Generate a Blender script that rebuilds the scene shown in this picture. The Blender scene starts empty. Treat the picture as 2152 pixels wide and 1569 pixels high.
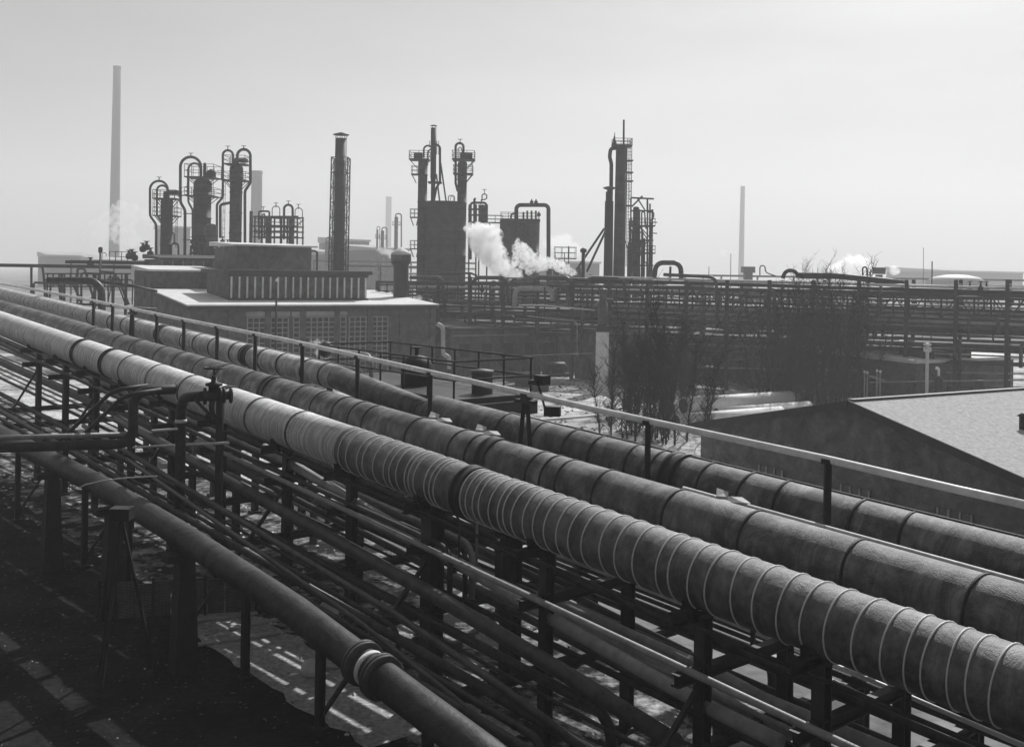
import bpy, math, random
from mathutils import Vector, Matrix
S = bpy.context.scene
COL = S.collection
rad = math.radians
# ------------------------------------------------------------------ camera
F = 2200.0; CX = 1076.0; HY = 570.0; ROLL = rad(0.9); CAMZ = 10.5
cam = bpy.data.cameras.new('camera'); co = bpy.data.objects.new('camera', cam); COL.objects.link(co)
cam.sensor_width = 36; cam.lens = 36 * F / 2152; cam.shift_y = -(784.5 - HY) / 2152
cam.clip_start = 0.5; cam.clip_end = 6000
cr, sr = math.cos(ROLL), math.sin(ROLL)
co.matrix_world = Matrix(((cr, -sr, 0, 0), (0, 0, -1, 0), (sr, cr, 0, CAMZ), (0, 0, 0, 1)))
S.camera = co
# ------------------------------------------------------------------ sky and sun
SUN_AZ, SUN_EL = rad(25), rad(42)
w = bpy.data.worlds.new('World'); S.world = w; w.use_nodes = True
nt = w.node_tree; nt.nodes.clear()
sky = nt.nodes.new('ShaderNodeTexSky'); sky.sky_type = 'NISHITA'; sky.sun_disc = False
sky.sun_elevation = SUN_EL; sky.sun_rotation = SUN_AZ; sky.dust_density = 4.0; sky.air_density = 1.0; sky.ozone_density = 1.0
bw = nt.nodes.new('ShaderNodeRGBToBW'); bg = nt.nodes.new('ShaderNodeBackground'); wo = nt.nodes.new('ShaderNodeOutputWorld')
bg.inputs['Strength'].default_value = 0.05
nt.links.new(sky.outputs[0], bw.inputs[0])
ctc = nt.nodes.new('ShaderNodeTexCoord'); cmp_ = nt.nodes.new('ShaderNodeMapping'); cmp_.inputs['Scale'].default_value = (1.2, 1.2, 4.5); nt.links.new(ctc.outputs['Generated'], cmp_.inputs[0])
cn = nt.nodes.new('ShaderNodeTexNoise'); cn.inputs['Scale'].default_value = 2.2; cn.inputs['Detail'].default_value = 7; nt.links.new(cmp_.outputs[0], cn.inputs['Vector'])
cm = nt.nodes.new('ShaderNodeMapRange'); cm.inputs['From Min'].default_value = .3; cm.inputs['From Max'].default_value = .7; cm.inputs['To Min'].default_value = .82; cm.inputs['To Max'].default_value = 1.25; nt.links.new(cn.outputs['Fac'], cm.inputs['Value'])
cx_ = nt.nodes.new('ShaderNodeMath'); cx_.operation = 'MULTIPLY'; nt.links.new(bw.outputs[0], cx_.inputs[0]); nt.links.new(cm.outputs[0], cx_.inputs[1]); nt.links.new(cx_.outputs[0], bg.inputs['Color']); nt.links.new(bg.outputs[0], wo.inputs['Surface'])
sl = bpy.data.lights.new('sun', 'SUN'); so = bpy.data.objects.new('sun', sl); COL.objects.link(so)
sl.energy = 5.0; sl.angle = rad(0.6); sl.color = (1, 1, 1)
sd = Vector((math.sin(SUN_AZ) * math.cos(SUN_EL), math.cos(SUN_AZ) * math.cos(SUN_EL), math.sin(SUN_EL)))
so.rotation_euler = sd.to_track_quat('Z', 'Y').to_euler(); so.location = sd * 200
S.view_settings.view_transform = 'Standard'; S.view_settings.look = 'None'
S.view_settings.exposure = 0.0; S.view_settings.gamma = 1.0
S.cycles.max_bounces = 6; S.cycles.diffuse_bounces = 3; S.cycles.glossy_bounces = 2; S.cycles.volume_bounces = 8
S.cycles.transparent_max_bounces = 8
HAZE_D = 0.0009
S.cycles.use_denoising = True

# ------------------------------------------------------------------ pixel and rack geometry
def ray(px, py):
    u = (px - CX) / F; v = (HY - py) / F
    return (u * cr - v * sr, u * sr + v * cr)
def at(px, py, Y):
    x, z = ray(px, py); return Vector((x * Y, Y, CAMZ + z * Y))
def ground(px, py, z=0.0):
    x, k = ray(px, py); Y = (z - CAMZ) / k; return Vector((x * Y, Y, z))
RH = Vector((.7672, .6414, 0)); RD = Vector((-.6414, .7672, 0))      # rack: across, along
def onrack(px, py, a):
    x, z = ray(px, py); Y = a / (RH.x * x + RH.y); return Vector((x * Y, Y, CAMZ + z * Y))
def rp(t, a, z): return RH * a + RD * t + Vector((0, 0, z))
def line_z(a, q1, q2):
    p = onrack(*q1, a); q = onrack(*q2, a); t1 = p.dot(RD); t2 = q.dot(RD); m = (q.z - p.z) / (t2 - t1)
    return lambda t: p.z + m * (t - t1)
def t_of(px, a, py=900): return onrack(px, py, a).dot(RD)
BH = Vector((.866, .5, 0)); BD = Vector((-.5, .866, 0)); UP = Vector((0, 0, 1))  # buildings grid

# ------------------------------------------------------------------ mesh builder
class MB:
    def __init__(s): s.v = []; s.f = []; s.sm = []; s.uv = []
    def face(s, idx, sm=False, uv=None):
        s.f.append(tuple(idx)); s.sm.append(sm); s.uv.extend(uv if uv else [(0, 0)] * len(idx))
    def hexa(s, c):
        b = len(s.v); s.v += [Vector(p) for p in c]
        for q in ((0, 3, 2, 1), (4, 5, 6, 7), (0, 1, 5, 4), (1, 2, 6, 5), (2, 3, 7, 6), (3, 0, 4, 7)): s.face([b + i for i in q])
        return s
    def box(s, o, ex, ey, ez):   # o corner, edge vectors
        o, ex, ey, ez = map(Vector, (o, ex, ey, ez))
        return s.hexa([o, o + ex, o + ex + ey, o + ey, o + ez, o + ex + ez, o + ex + ey + ez, o + ey + ez])
    def cbox(s, c, sx, sy, sz, ax=Vector((1, 0, 0))):
        ax = Vector(ax).normalized(); ay = Vector((-ax.y, ax.x, 0)); az = UP
        return s.box(Vector(c) - ax * sx / 2 - ay * sy / 2 - az * sz / 2, ax * sx, ay * sy, az * sz)
    def bar(s, p, q, wd, ht=None):
        ht = ht or wd; p, q = Vector(p), Vector(q); d = q - p
        if d.length < 1e-6: return s
        dn = d.normalized(); r = Vector((0, 0, 1)) if abs(dn.z) < .9 else Vector((0, 1, 0))
        x = dn.cross(r).normalized(); y = x.cross(dn).normalized()
        return s.box(p - x * wd / 2 - y * ht / 2, x * wd, y * ht, d)
    def tube(s, path, r, n=12, caps=True, smooth=True, u0=0.0):
        path = [Vector(p) for p in path]; m = len(path)
        rs = r if isinstance(r, (list, tuple)) else [r] * m
        b = len(s.v); T = []
        for i in range(m):
            a = path[i] - path[i - 1] if i > 0 else path[1] - path[0]; c = path[i + 1] - path[i] if i < m - 1 else a
            t = a.normalized() + c.normalized(); T.append(t.normalized() if t.length > 1e-6 else a.normalized())
        ref = UP if abs(T[0].z) < .9 else Vector((0, 1, 0))
        x = T[0].cross(ref).normalized(); us = [u0]
        for i in range(m):
            if i > 0:
                x = (x - T[i] * x.dot(T[i])).normalized(); us.append(us[-1] + (path[i] - path[i - 1]).length)
            y = T[i].cross(x).normalized()
            for k in range(n):
                an = 2 * math.pi * k / n; s.v.append(path[i] + (x * math.cos(an) + y * math.sin(an)) * rs[i])
        for i in range(m - 1):
            for k in range(n):
                k2 = (k + 1) % n; v0 = k / n; v1 = (k + 1) / n
                s.face((b + i * n + k, b + i * n + k2, b + (i + 1) * n + k2, b + (i + 1) * n + k), smooth,
                       [(us[i], v0), (us[i], v1), (us[i + 1], v1), (us[i + 1], v0)])
        if caps:
            s.face([b + k for k in reversed(range(n))]); s.face([b + (m - 1) * n + k for k in range(n)])
        return s
    def pipe(s, pts, r, bend=None, n=12): return s.tube(fillet(pts, bend if bend else r * 3), r, n)
    def lathe(s, c, prof, n=20, ax=UP):   # prof list of (radius, height)
        ax = Vector(ax).normalized(); p = [Vector(c) + ax * h for _, h in prof]; rs = [max(q, .001) for q, _ in prof]
        ref = Vector((0, 1, 0)) if abs(ax.z) > .9 else UP
        x = ax.cross(ref).normalized(); y = ax.cross(x).normalized(); b = len(s.v); m = len(prof)
        for i in range(m):
            for k in range(n):
                an = 2 * math.pi * k / n; s.v.append(p[i] + (x * math.cos(an) + y * math.sin(an)) * rs[i])
        for i in range(m - 1):
            flat = abs(prof[i + 1][1] - prof[i][1]) < 1e-4
            for k in range(n):
                k2 = (k + 1) % n; h0 = prof[i][1]; h1 = prof[i + 1][1]
                s.face((b + i * n + k, b + i * n + k2, b + (i + 1) * n + k2, b + (i + 1) * n + k), not flat,
                       [(h0, k / n), (h0, (k + 1) / n), (h1, (k + 1) / n), (h1, k / n)])
        s.face([b + k for k in reversed(range(n))]); s.face([b + (m - 1) * n + k for k in range(n)])
        return s
    def mesh(s, name, mat, org):
        me = bpy.data.meshes.new(name); me.from_pydata([v - org for v in s.v], [], s.f)
        me.polygons.foreach_set('use_smooth', s.sm)
        uv = me.uv_layers.new(name='UVMap'); uv.data.foreach_set('uv', [c for p in s.uv for c in p])
        me.materials.append(mat); me.update(); return me
def fillet(pts, R, k=6):
    pts = [Vector(p) for p in pts]
    if len(pts) < 3: return pts
    out = [pts[0]]
    for i in range(1, len(pts) - 1):
        p, a, b = pts[i], pts[i - 1] - pts[i], pts[i + 1] - pts[i]
        la = a.length if i == 1 else a.length / 2; lb = b.length if i == len(pts) - 2 else b.length / 2
        an = a.normalized(); bn = b.normalized(); cosv = max(-1, min(1, an.dot(bn))); th = math.acos(cosv)
        if th > 3.1: out.append(p); continue
        d = min(R / math.tan(th / 2), la * .98, lb * .98); Rr = d * math.tan(th / 2)
        c = p + (an + bn).normalized() * (Rr / math.sin(th / 2)); s0 = p + an * d - c; s1 = p + bn * d - c
        tot = math.pi - th; kk = max(2, int(k * tot / 1.57) + 1)
        for j in range(kk + 1):
            f = j / kk; out.append(c + (s0 * math.sin((1 - f) * tot) + s1 * math.sin(f * tot)) / math.sin(tot) if math.sin(tot) > 1e-3 else p)
    out.append(pts[-1])
    res = [out[0]]
    for q in out[1:]:
        if (q - res[-1]).length > 1e-4: res.append(q)
    return res
# ------------------------------------------------------------------ scene objects
ORG = {}
def settag(o, label=None, cat=None, group=None, kind=None):
    if label: o['label'] = label
    if cat: o['category'] = cat
    if group: o['group'] = group
    if kind: o['kind'] = kind
def thing(name, label, cat, loc=(0, 0, 0), group=None):
    o = bpy.data.objects.new(name, None); o.empty_display_size = .3; COL.objects.link(o); o.location = loc
    ORG[o.name] = Vector(loc); settag(o, label, cat, group); return o
def part(name, mb, mat, parent, label=None):
    org = ORG[parent.name]; o = bpy.data.objects.new(name, mb.mesh(name, mat, org)); COL.objects.link(o)
    o.parent = parent; ORG[o.name] = org
    if label: o['label'] = label
    return o
def solo(name, mb, mat, label, cat, group=None, loc=None):
    if loc is None:
        n = len(mb.v); loc = Vector((sum(v.x for v in mb.v) / n, sum(v.y for v in mb.v) / n, min(v.z for v in mb.v)))
    o = bpy.data.objects.new(name, mb.mesh(name, mat, Vector(loc))); COL.objects.link(o); o.location = loc
    ORG[o.name] = Vector(loc); settag(o, label, cat, group); return o
def struct(name, mb, mat):
    o = bpy.data.objects.new(name, mb.mesh(name, mat, Vector((0, 0, 0)))); COL.objects.link(o); o['kind'] = 'structure'; return o
# ------------------------------------------------------------------ materials (all neutral greys: the photograph is black and white)
def mat(name, base, rough=.8, var=.3, scale=3.0, metal=0.0, bump=.0, bscale=None, bands=None, brick=None, corr=None, coord='Object', detail=5, spec=.3, stain=0.0):
    m = bpy.data.materials.new(name); m.use_nodes = True; N = m.node_tree.nodes; L = m.node_tree.links; N.clear()
    out = N.new('ShaderNodeOutputMaterial'); b = N.new('ShaderNodeBsdfPrincipled'); L.new(b.outputs[0], out.inputs[0])
    b.inputs['Roughness'].default_value = rough; b.inputs['Metallic'].default_value = metal
    b.inputs['Specular IOR Level'].default_value = spec
    tc = N.new('ShaderNodeTexCoord'); src = tc.outputs['Object']
    nz = N.new('ShaderNodeTexNoise'); nz.inputs['Scale'].default_value = scale; nz.inputs['Detail'].default_value = detail; nz.inputs['Roughness'].default_value = .65
    L.new(src, nz.inputs['Vector'])
    mr = N.new('ShaderNodeMapRange'); L.new(nz.outputs['Fac'], mr.inputs['Value'])
    mr.inputs['From Min'].default_value = .3; mr.inputs['From Max'].default_value = .7
    mr.inputs['To Min'].default_value = base * (1 - var); mr.inputs['To Max'].default_value = base * (1 + var)
    val = mr.outputs[0]; hts = []; stain_ = stain
    def mul(a, c):
        q = N.new('ShaderNodeMath'); q.operation = 'MULTIPLY'; L.new(a, q.inputs[0])
        if isinstance(c, float): q.inputs[1].default_value = c
        else: L.new(c, q.inputs[1])
        return q.outputs[0]
    if stain_:
        ns = N.new('ShaderNodeTexNoise'); ns.inputs['Scale'].default_value = .9; ns.inputs['Detail'].default_value = 8; ns.inputs['Roughness'].default_value = .7; ns.inputs['Distortion'].default_value = .8; L.new(src, ns.inputs['Vector'])
        rs_ = N.new('ShaderNodeMapRange'); L.new(ns.outputs['Fac'], rs_.inputs['Value']); rs_.inputs['From Min'].default_value = .38; rs_.inputs['From Max'].default_value = .6; rs_.inputs['To Min'].default_value = 1 - stain_; rs_.inputs['To Max'].default_value = 1 + stain_
        val = mul(val, rs_.outputs[0]); hts.append((ns.outputs['Fac'], .05))
    if bands:      # (scale along the pipe, strength)
        uv = N.new('ShaderNodeUVMap'); sp = N.new('ShaderNodeSeparateXYZ'); L.new(uv.outputs[0], sp.inputs[0])
        n1 = N.new('ShaderNodeTexNoise'); n1.noise_dimensions = '1D'; n1.inputs['Scale'].default_value = bands[0]; n1.inputs['Detail'].default_value = 4; n1.inputs['Roughness'].default_value = .8
        n2 = N.new('ShaderNodeTexNoise'); n2.inputs['Scale'].default_value = 1.3; L.new(src, n2.inputs['Vector'])
        ad = N.new('ShaderNodeMath'); ad.operation = 'MULTIPLY_ADD'; L.new(n2.outputs['Fac'], ad.inputs[0]); ad.inputs[1].default_value = .35; L.new(sp.outputs[0], ad.inputs[2])
        L.new(ad.outputs[0], n1.inputs['W'])
        r = N.new('ShaderNodeMapRange'); L.new(n1.outputs['Fac'], r.inputs['Value']); r.inputs['From Min'].default_value = .3; r.inputs['From Max'].default_value = .7
        r.inputs['To Min'].default_value = 1 - bands[1]; r.inputs['To Max'].default_value = 1 + bands[1]
        val = mul(val, r.outputs[0]); hts.append((n1.outputs['Fac'], .02))
    if brick:
        sp = N.new('ShaderNodeSeparateXYZ'); L.new(src, sp.inputs[0]); cb = N.new('ShaderNodeCombineXYZ')
        a1 = mul(sp.outputs[0], .366); a2 = mul(sp.outputs[1], 1.366); ad = N.new('ShaderNodeMath'); L.new(a1, ad.inputs[0]); L.new(a2, ad.inputs[1])
        L.new(ad.outputs[0], cb.inputs[0]); L.new(sp.outputs[2], cb.inputs[1])
        bt = N.new('ShaderNodeTexBrick'); L.new(cb.outputs[0], bt.inputs['Vector']); bt.inputs['Scale'].default_value = brick
        bt.inputs['Color1'].default_value = (1.35,) * 3 + (1,); bt.inputs['Color2'].default_value = (.6,) * 3 + (1,); bt.inputs['Mortar'].default_value = (2.2,) * 3 + (1,)
        bt.inputs['Mortar Size'].default_value = .018; bt.inputs['Brick Width'].default_value = .3; bt.inputs['Row Height'].default_value = .1
        val = mul(val, bt.outputs['Color']); hts.append((bt.outputs['Fac'], -.01))
    L.new(val, b.inputs['Base Color'])
    if bump:
        n3 = N.new('ShaderNodeTexNoise'); n3.inputs['Scale'].default_value = bscale or scale * 4; n3.inputs['Detail'].default_value = 6; L.new(src, n3.inputs['Vector'])
        hts.append((n3.outputs['Fac'], bump))
    nrm = None
    for h, s_ in hts:
        bp = N.new('ShaderNodeBump'); bp.inputs['Distance'].default_value = abs(s_); bp.invert = s_ < 0; L.new(h, bp.inputs['Height'])
        if nrm: L.new(nrm, bp.inputs['Normal'])
        nrm = bp.outputs[0]
    if nrm: L.new(nrm, b.inputs['Normal'])
    return m
M = dict(
    wrap_light=mat('bitumen_wrap_light', .74, .5, .18, 2.5, bands=(7, .4), bump=.02, bscale=30, spec=.5, stain=.15),
    wrap_dark=mat('sheet_wrap_dark', .12, .55, .6, 4, bands=(3, .3), bump=.008, bscale=70, spec=.55, stain=.45),
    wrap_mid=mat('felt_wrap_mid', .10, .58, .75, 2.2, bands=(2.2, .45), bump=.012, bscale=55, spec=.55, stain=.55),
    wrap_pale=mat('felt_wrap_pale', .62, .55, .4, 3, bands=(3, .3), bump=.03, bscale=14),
    wire=mat('bright_wire', .85, .4, .1, 5),
    iron=mat('dark_iron', .02, .6, .4, 4, bump=.004, bscale=20),
    steel=mat('painted_steel', .028, .5, .4, 3, bump=.004, bscale=20),
    steel2=mat('grey_steel', .08, .5, .4, 3, bump=.004, bscale=20),
    pipe_d=mat('pipe_sooty', .035, .55, .5, 2.5, stain=.5, bump=.004, bscale=18),
    pipe=mat('pipe_grey', .07, .45, .5, 2.5, bump=.004, bscale=18),
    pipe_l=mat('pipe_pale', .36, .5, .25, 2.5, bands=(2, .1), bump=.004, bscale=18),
    rail=mat('rail_paint', .8, .4, .2, 2.5),
    shell=mat('column_shell', .05, .7, .5, .6, bands=(1.2, .3), bump=.02, bscale=4),
    shell_l=mat('tank_shell', .15, .6, .3, .5, bands=(.8, .2)),
    brick=mat('brick', .085, .9, .3, 1.2, stain=.3, brick=2.2, bump=.004),
    brick2=mat('brick_pale', .09, .9, .3, 1.2, brick=2.2, bump=.004),
    brick3=mat('brick_near', .1, .9, .35, 2, stain=.3, brick=2.6, bump=.006),
    roof=mat('roof_felt_pale', .72, .8, .14, .5, bump=.02, bscale=2),
    roof2=mat('roof_felt_speckled', .42, .85, .3, 6, bump=.02, bscale=30),
    trim=mat('dark_trim', .05, .7, .3, 2),
    fin=mat('concrete_fin', .72, .8, .2, 2),
    conc=mat('concrete', .36, .85, .25, 1.5, bump=.01, bscale=12),
    glass=mat('dirty_glass', .03, .25, .5, 1.0, spec=.5),
    mull=mat('mullion', .33, .7, .2, 2),
    bark=mat('bark', .012, .9, .4, 5),
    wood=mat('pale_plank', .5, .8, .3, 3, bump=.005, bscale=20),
    far=mat('chimney_brick', .04, .9, .15, .05),
    black=mat('black_paint', .02, .6, .3, 3),
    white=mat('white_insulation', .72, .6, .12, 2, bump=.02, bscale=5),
)
def ground_mat(name, lo, hi, sc, thr=.5, fine=6.0):
    m = bpy.data.materials.new(name); m.use_nodes = True; N = m.node_tree.nodes; L = m.node_tree.links; b = N['Principled BSDF']
    b.inputs['Roughness'].default_value = .95; b.inputs['Specular IOR Level'].default_value = .08; tc = N.new('ShaderNodeTexCoord')
    a = N.new('ShaderNodeTexNoise'); a.inputs['Scale'].default_value = sc; a.inputs['Detail'].default_value = 9; a.inputs['Roughness'].default_value = .7; L.new(tc.outputs['Object'], a.inputs['Vector'])
    c = N.new('ShaderNodeTexNoise'); c.inputs['Scale'].default_value = fine; c.inputs['Detail'].default_value = 5; L.new(tc.outputs['Object'], c.inputs['Vector'])
    r = N.new('ShaderNodeValToRGB'); L.new(a.outputs['Fac'], r.inputs[0]); e = r.color_ramp.elements
    e[0].position = thr - .1; e[0].color = (lo, lo, lo, 1); e[1].position = thr + .1; e[1].color = (hi, hi, hi, 1)
    mr = N.new('ShaderNodeMapRange'); mr.inputs['From Min'].default_value = .3; mr.inputs['From Max'].default_value = .7; mr.inputs['To Min'].default_value = .6; mr.inputs['To Max'].default_value = 1.3
    L.new(c.outputs['Fac'], mr.inputs['Value']); q = N.new('ShaderNodeMix'); q.data_type = 'RGBA'; q.blend_type = 'MULTIPLY'; q.inputs[0].default_value = 1
    L.new(r.outputs[0], q.inputs[6]); L.new(mr.outputs[0], q.inputs[7]); L.new(q.outputs[2], b.inputs['Base Color'])
    bp = N.new('ShaderNodeBump'); bp.inputs['Distance'].default_value = .06; L.new(c.outputs['Fac'], bp.inputs['Height']); L.new(bp.outputs[0], b.inputs['Normal'])
    return m
M['g_far'] = ground_mat('ground_dusty', .06, .3, .05, .48, 1.2)
M['g_yard'] = ground_mat('yard_pale', .16, .68, .35, .47, 4)
M['g_shade'] = ground_mat('shade_dark_ground', .008, .022, .5, .5, 5)  # shade at the lower left put into the ground colour as near-black
M['g_rack'] = ground_mat('rack_sun_patches', .02, .55, .8, .57, 5)  # bright sun patches and black shade painted into the ground colour
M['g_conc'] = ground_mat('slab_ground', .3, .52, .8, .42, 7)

# ------------------------------------------------------------------ ground
def sheet(name, pts, z, m):
    mb = MB(); mb.v = [Vector((p[0], p[1], z)) for p in pts]; mb.face(range(len(pts))); return struct(name, mb, m)
def rr(t, a): p = rp(t, a, 0); return (p.x, p.y)
sheet('ground', [(-2300, -60), (2300, -60), (2300, 2350), (-2300, 2350)], 0, M['g_far'])
sheet('yard', [ground(-300, 830)[:2], ground(700, 1050)[:2], ground(1350, 1250)[:2], ground(2600, 1250)[:2], ground(2600, 800)[:2], ground(1700, 690)[:2], ground(900, 752)[:2], ground(-300, 740)[:2]], .004, M['g_yard'])
sheet('shade_dark_ground', [rr(-25, -40), rr(-25, 13.0), rr(80, 13.0), rr(80, -40)], .008, M['g_shade'])
sheet('rack_sun_patches', [rr(-25, 13.0), rr(-25, 22), rr(110, 22), rr(110, 13.0)], .008, M['g_rack'])
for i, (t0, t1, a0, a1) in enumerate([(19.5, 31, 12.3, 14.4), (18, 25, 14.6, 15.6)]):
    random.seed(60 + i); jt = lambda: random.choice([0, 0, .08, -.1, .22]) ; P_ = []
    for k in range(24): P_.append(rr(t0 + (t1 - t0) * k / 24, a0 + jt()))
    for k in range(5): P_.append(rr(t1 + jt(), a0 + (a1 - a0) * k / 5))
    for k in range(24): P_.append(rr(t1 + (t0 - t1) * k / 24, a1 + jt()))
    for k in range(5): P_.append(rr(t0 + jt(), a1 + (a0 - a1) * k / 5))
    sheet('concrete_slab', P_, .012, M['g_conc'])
# ================================================================== FOREGROUND RACK
random.seed(7)
VP = (-760, 405)
def vline(a, px, py, vp=VP): return line_z(a, (px, py), vp_pt(px, py, vp))
def vp_pt(px, py, vp): return (px + (vp[0] - px) * .6, py + (vp[1] - py) * .6)
ORD = ['first', 'second', 'third', 'fourth', 'fifth', 'sixth', 'seventh', 'eighth', 'ninth', 'tenth', 'eleventh', 'twelfth', 'thirteenth', 'fourteenth', 'fifteenth', 'sixteenth', 'seventeenth', 'eighteenth', 'nineteenth', 'twentieth']
def seg(zf, a, t0, t1, step=4.0):
    n = max(1, int(abs(t1 - t0) / step)); return [rp(t0 + (t1 - t0) * i / n, a, zf(t0 + (t1 - t0) * i / n)) for i in range(n + 1)]
def collar(zf, a, t, R, wd, mb=None, k=1.07):
    mb = mb or MB(); p = rp(t - wd / 2, a, zf(t - wd / 2)); q = rp(t + wd / 2, a, zf(t + wd / 2)); ax = q - p; L = ax.length
    return mb.lathe(p, [(R * .99, 0), (R * k, .001), (R * k, L * .22), (R * (k - .04), L * .24), (R * (k - .04), L * .76), (R * k, L * .78), (R * k, L), (R * .99, L + .001)], 32, ax)
def strap(zf, a, t, R, wd=.05, tl=.03):
    p = rp(t, a, zf(t)); ax = rp(t + 1, a + random.gauss(0, tl), zf(t + 1) + random.gauss(0, tl)) - p; R += .006
    return MB().lathe(p, [(R, 0), (R + .018, .004), (R + .018, wd - .004), (R, wd)], 32, ax)
# ---- A : big ribbed pipe nearest the camera
aA = 15.07; zA = line_z(aA, (1100, 1073), (170, 405 + .359 * 930)); RA = .6
A = thing('large_pipe', 'big pipe nearest the camera, pale wrapping on its left part and bright wire hoops', 'pipe', rp(16, aA, 0))
tj = t_of(742, aA)
part('pale_wrapping', MB().tube(seg(zA, aA, tj, 110), RA, 40, u0=3), M['wrap_light'], A, 'pale finely ringed wrapping')
part('dark_wrapping', MB().tube(seg(zA, aA, -3, tj), RA * .985, 40), M['wrap_dark'], A, 'dark mottled wrapping under wire hoops')
for px in [753, 767, 783, 808, 820, 842, 863, 877, 890, 909, 918, 929, 952, 962, 972, 1028, 1040, 1056, 1068, 1089, 1108, 1121, 1138, 1160, 1184, 1208, 1232, 1260, 1289, 1326, 1358, 1395, 1444, 1473, 1510, 1551, 1600, 1649, 1698, 1751, 1800, 1861, 1919, 1964, 2005, 2052, 2098, 2145]:
    p = t_of(px, 15.3); part('wire_hoop', strap(zA, aA, p, RA * .985, .022), M['wire'], A)
for px in (245, 489, 1008):
    part('pipe_clamp', collar(zA, aA, t_of(px, 15.2), RA, .34), M['iron'], A)
part('pipe_clamp', collar(zA, aA, t_of(489, 15.2) + 14.5, RA, .34), M['iron'], A)
for px in (285, 345, 415, 560, 648): part('seam_band', strap(zA, aA, t_of(px, 15.2), RA, .09), M['wrap_mid'], A)
# ---- B
aB = 17.5; zB = line_z(aB, (1100, 938.5 + 48), (170, 678 + 25)); RB = .6
B = thing('large_pipe', 'big dark mottled pipe between the wire-hooped pipe and the handrail', 'pipe', rp(16, aB, 0))
part('wrapping', MB().tube(seg(zB, aB, -3, 110), RB, 40), M['wrap_mid'], B)
for px in (582, 1050): part('pipe_clamp', collar(zB, aB, t_of(px, 17.6), RB, .42), M['iron'], B)
for px in (205, 262, 300, 352, 392, 438, 486, 540, 648, 690, 735, 770, 800, 893, 985, 1020, 1150, 1180, 1215, 1290, 1440, 1600, 1820, 2080):
    part('strap', strap(zB, aB, t_of(px, 17.6), RB, .06), M['iron'], B)
mb = MB()
zt = lambda t: zB(t) + .475
part('tracing_line', mb.tube([rp(t, 17.5 + .57, zt(t)) for t in (-3, 2, 4, 9, 12, 15.5)], .055, 8), M['white'], B, 'thin bright pipe along the far side of the top')
# ---- C  (two stretches)
aC = 20.4; RC = .62; zC = line_z(aC, (1100, 875 + 44), (1743, 1025 + 66))
tC = t_of(912, 20.4)
C = thing('large_pipe', 'big dark pipe behind the handrail, starting in an elbow below the railed platform', 'pipe', rp(12, aC, 0))
pts = seg(zC, aC, tC - .4, -4); g0 = rp(tC, aC, zC(tC))
part('wrapping', MB().tube([g0 + RD * .25, g0 + RD * .1, g0, g0 - RD * .15] + pts, [.3, .46, .56, .61] + [RC] * len(pts), 40), M['wrap_mid'], C)
for px in (1215, 1270, 1345, 1400, 1500, 1585, 1660, 1820, 1930): part('strap', strap(zC, aC, t_of(px, 20.4), RC, .07), M['iron'], C)
for px in (1432,): part('pipe_clamp', collar(zC, aC, t_of(px, 20.4), RC, .45, None, 1.1), M['iron'], C)
for px in (1075, 1150): part('strap', strap(zC, aC, t_of(px, 20.4), RC, .05), M['iron'], C)
mb = MB(); zt = lambda t: zC(t) + .5
for k in range(60):
    t = 1 + k * .35; mb.bar(rp(t, aC + .12, zt(t) + .13), rp(t, aC + .5, zt(t) - .05), .03, .02)
for da, dz in ((.12, .135), (.5, -.05)): mb.tube([rp(t, aC + da, zt(t) + dz) for t in (0, 11, 22)], .018, 6)
cs = MB()
for k in range(30):
    t0_, t1_ = -1 + k * .85, -1 + k * .85 + .83
    for j in range(4):
        q = []
        for tt, an in ((t0_, 45 + j * 10), (t1_, 45 + j * 10), (t1_, 55 + j * 10), (t0_, 55 + j * 10)): q.append(rp(tt, aC + math.cos(rad(an)) * (RC + .035), zC(tt) + math.sin(rad(an)) * (RC + .035)))
        b_ = len(cs.v); cs.v += q; cs.face([b_, b_ + 1, b_ + 2, b_ + 3])
part('cover_strip', cs, M['conc'], C, 'pale sheet strip along the top far side')
part('lath_strip', mb, M['iron'], C, 'ladder-like lath strip tied along the top')
C2z = line_z(aC, (640, 757 + 19), (215, 656 + 14)); RC2 = .46
C2 = thing('large_pipe', 'pale banded pipe behind the far-left handrail, sunlit on top', 'pipe', rp(45, aC, 0))
t2 = t_of(742, aC)
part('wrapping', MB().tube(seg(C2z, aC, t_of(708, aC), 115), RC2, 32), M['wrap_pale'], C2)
part('shade_tone_stretch', MB().tube([rp(t_of(708, aC), aC, C2z(t_of(708, aC))), rp(tC - .1, aC, zC(tC) - .08)], RC2 * .98, 32), M['wrap_mid'], C2, 'stretch under the platform, wrapped darker to stand for its shade')  # platform shade painted on as a darker wrapping
for px in (196, 240, 268, 292, 340, 395, 422, 455, 500, 520, 560, 600, 652, 690): part('strap', strap(C2z, aC, t_of(px, aC), RC2, .1), M['iron'], C2)
for px in (345, 528): part('pipe_clamp', collar(C2z, aC, t_of(px, aC), RC2, .5), M['iron'], C2)
zt = lambda t: C2z(t) + .36
part('lath_strip', MB().tube([rp(t, aC + .36, zt(t)) for t in (t2, 45, 80, 115)], .07, 8), M['pipe_l'], C2)
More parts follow.
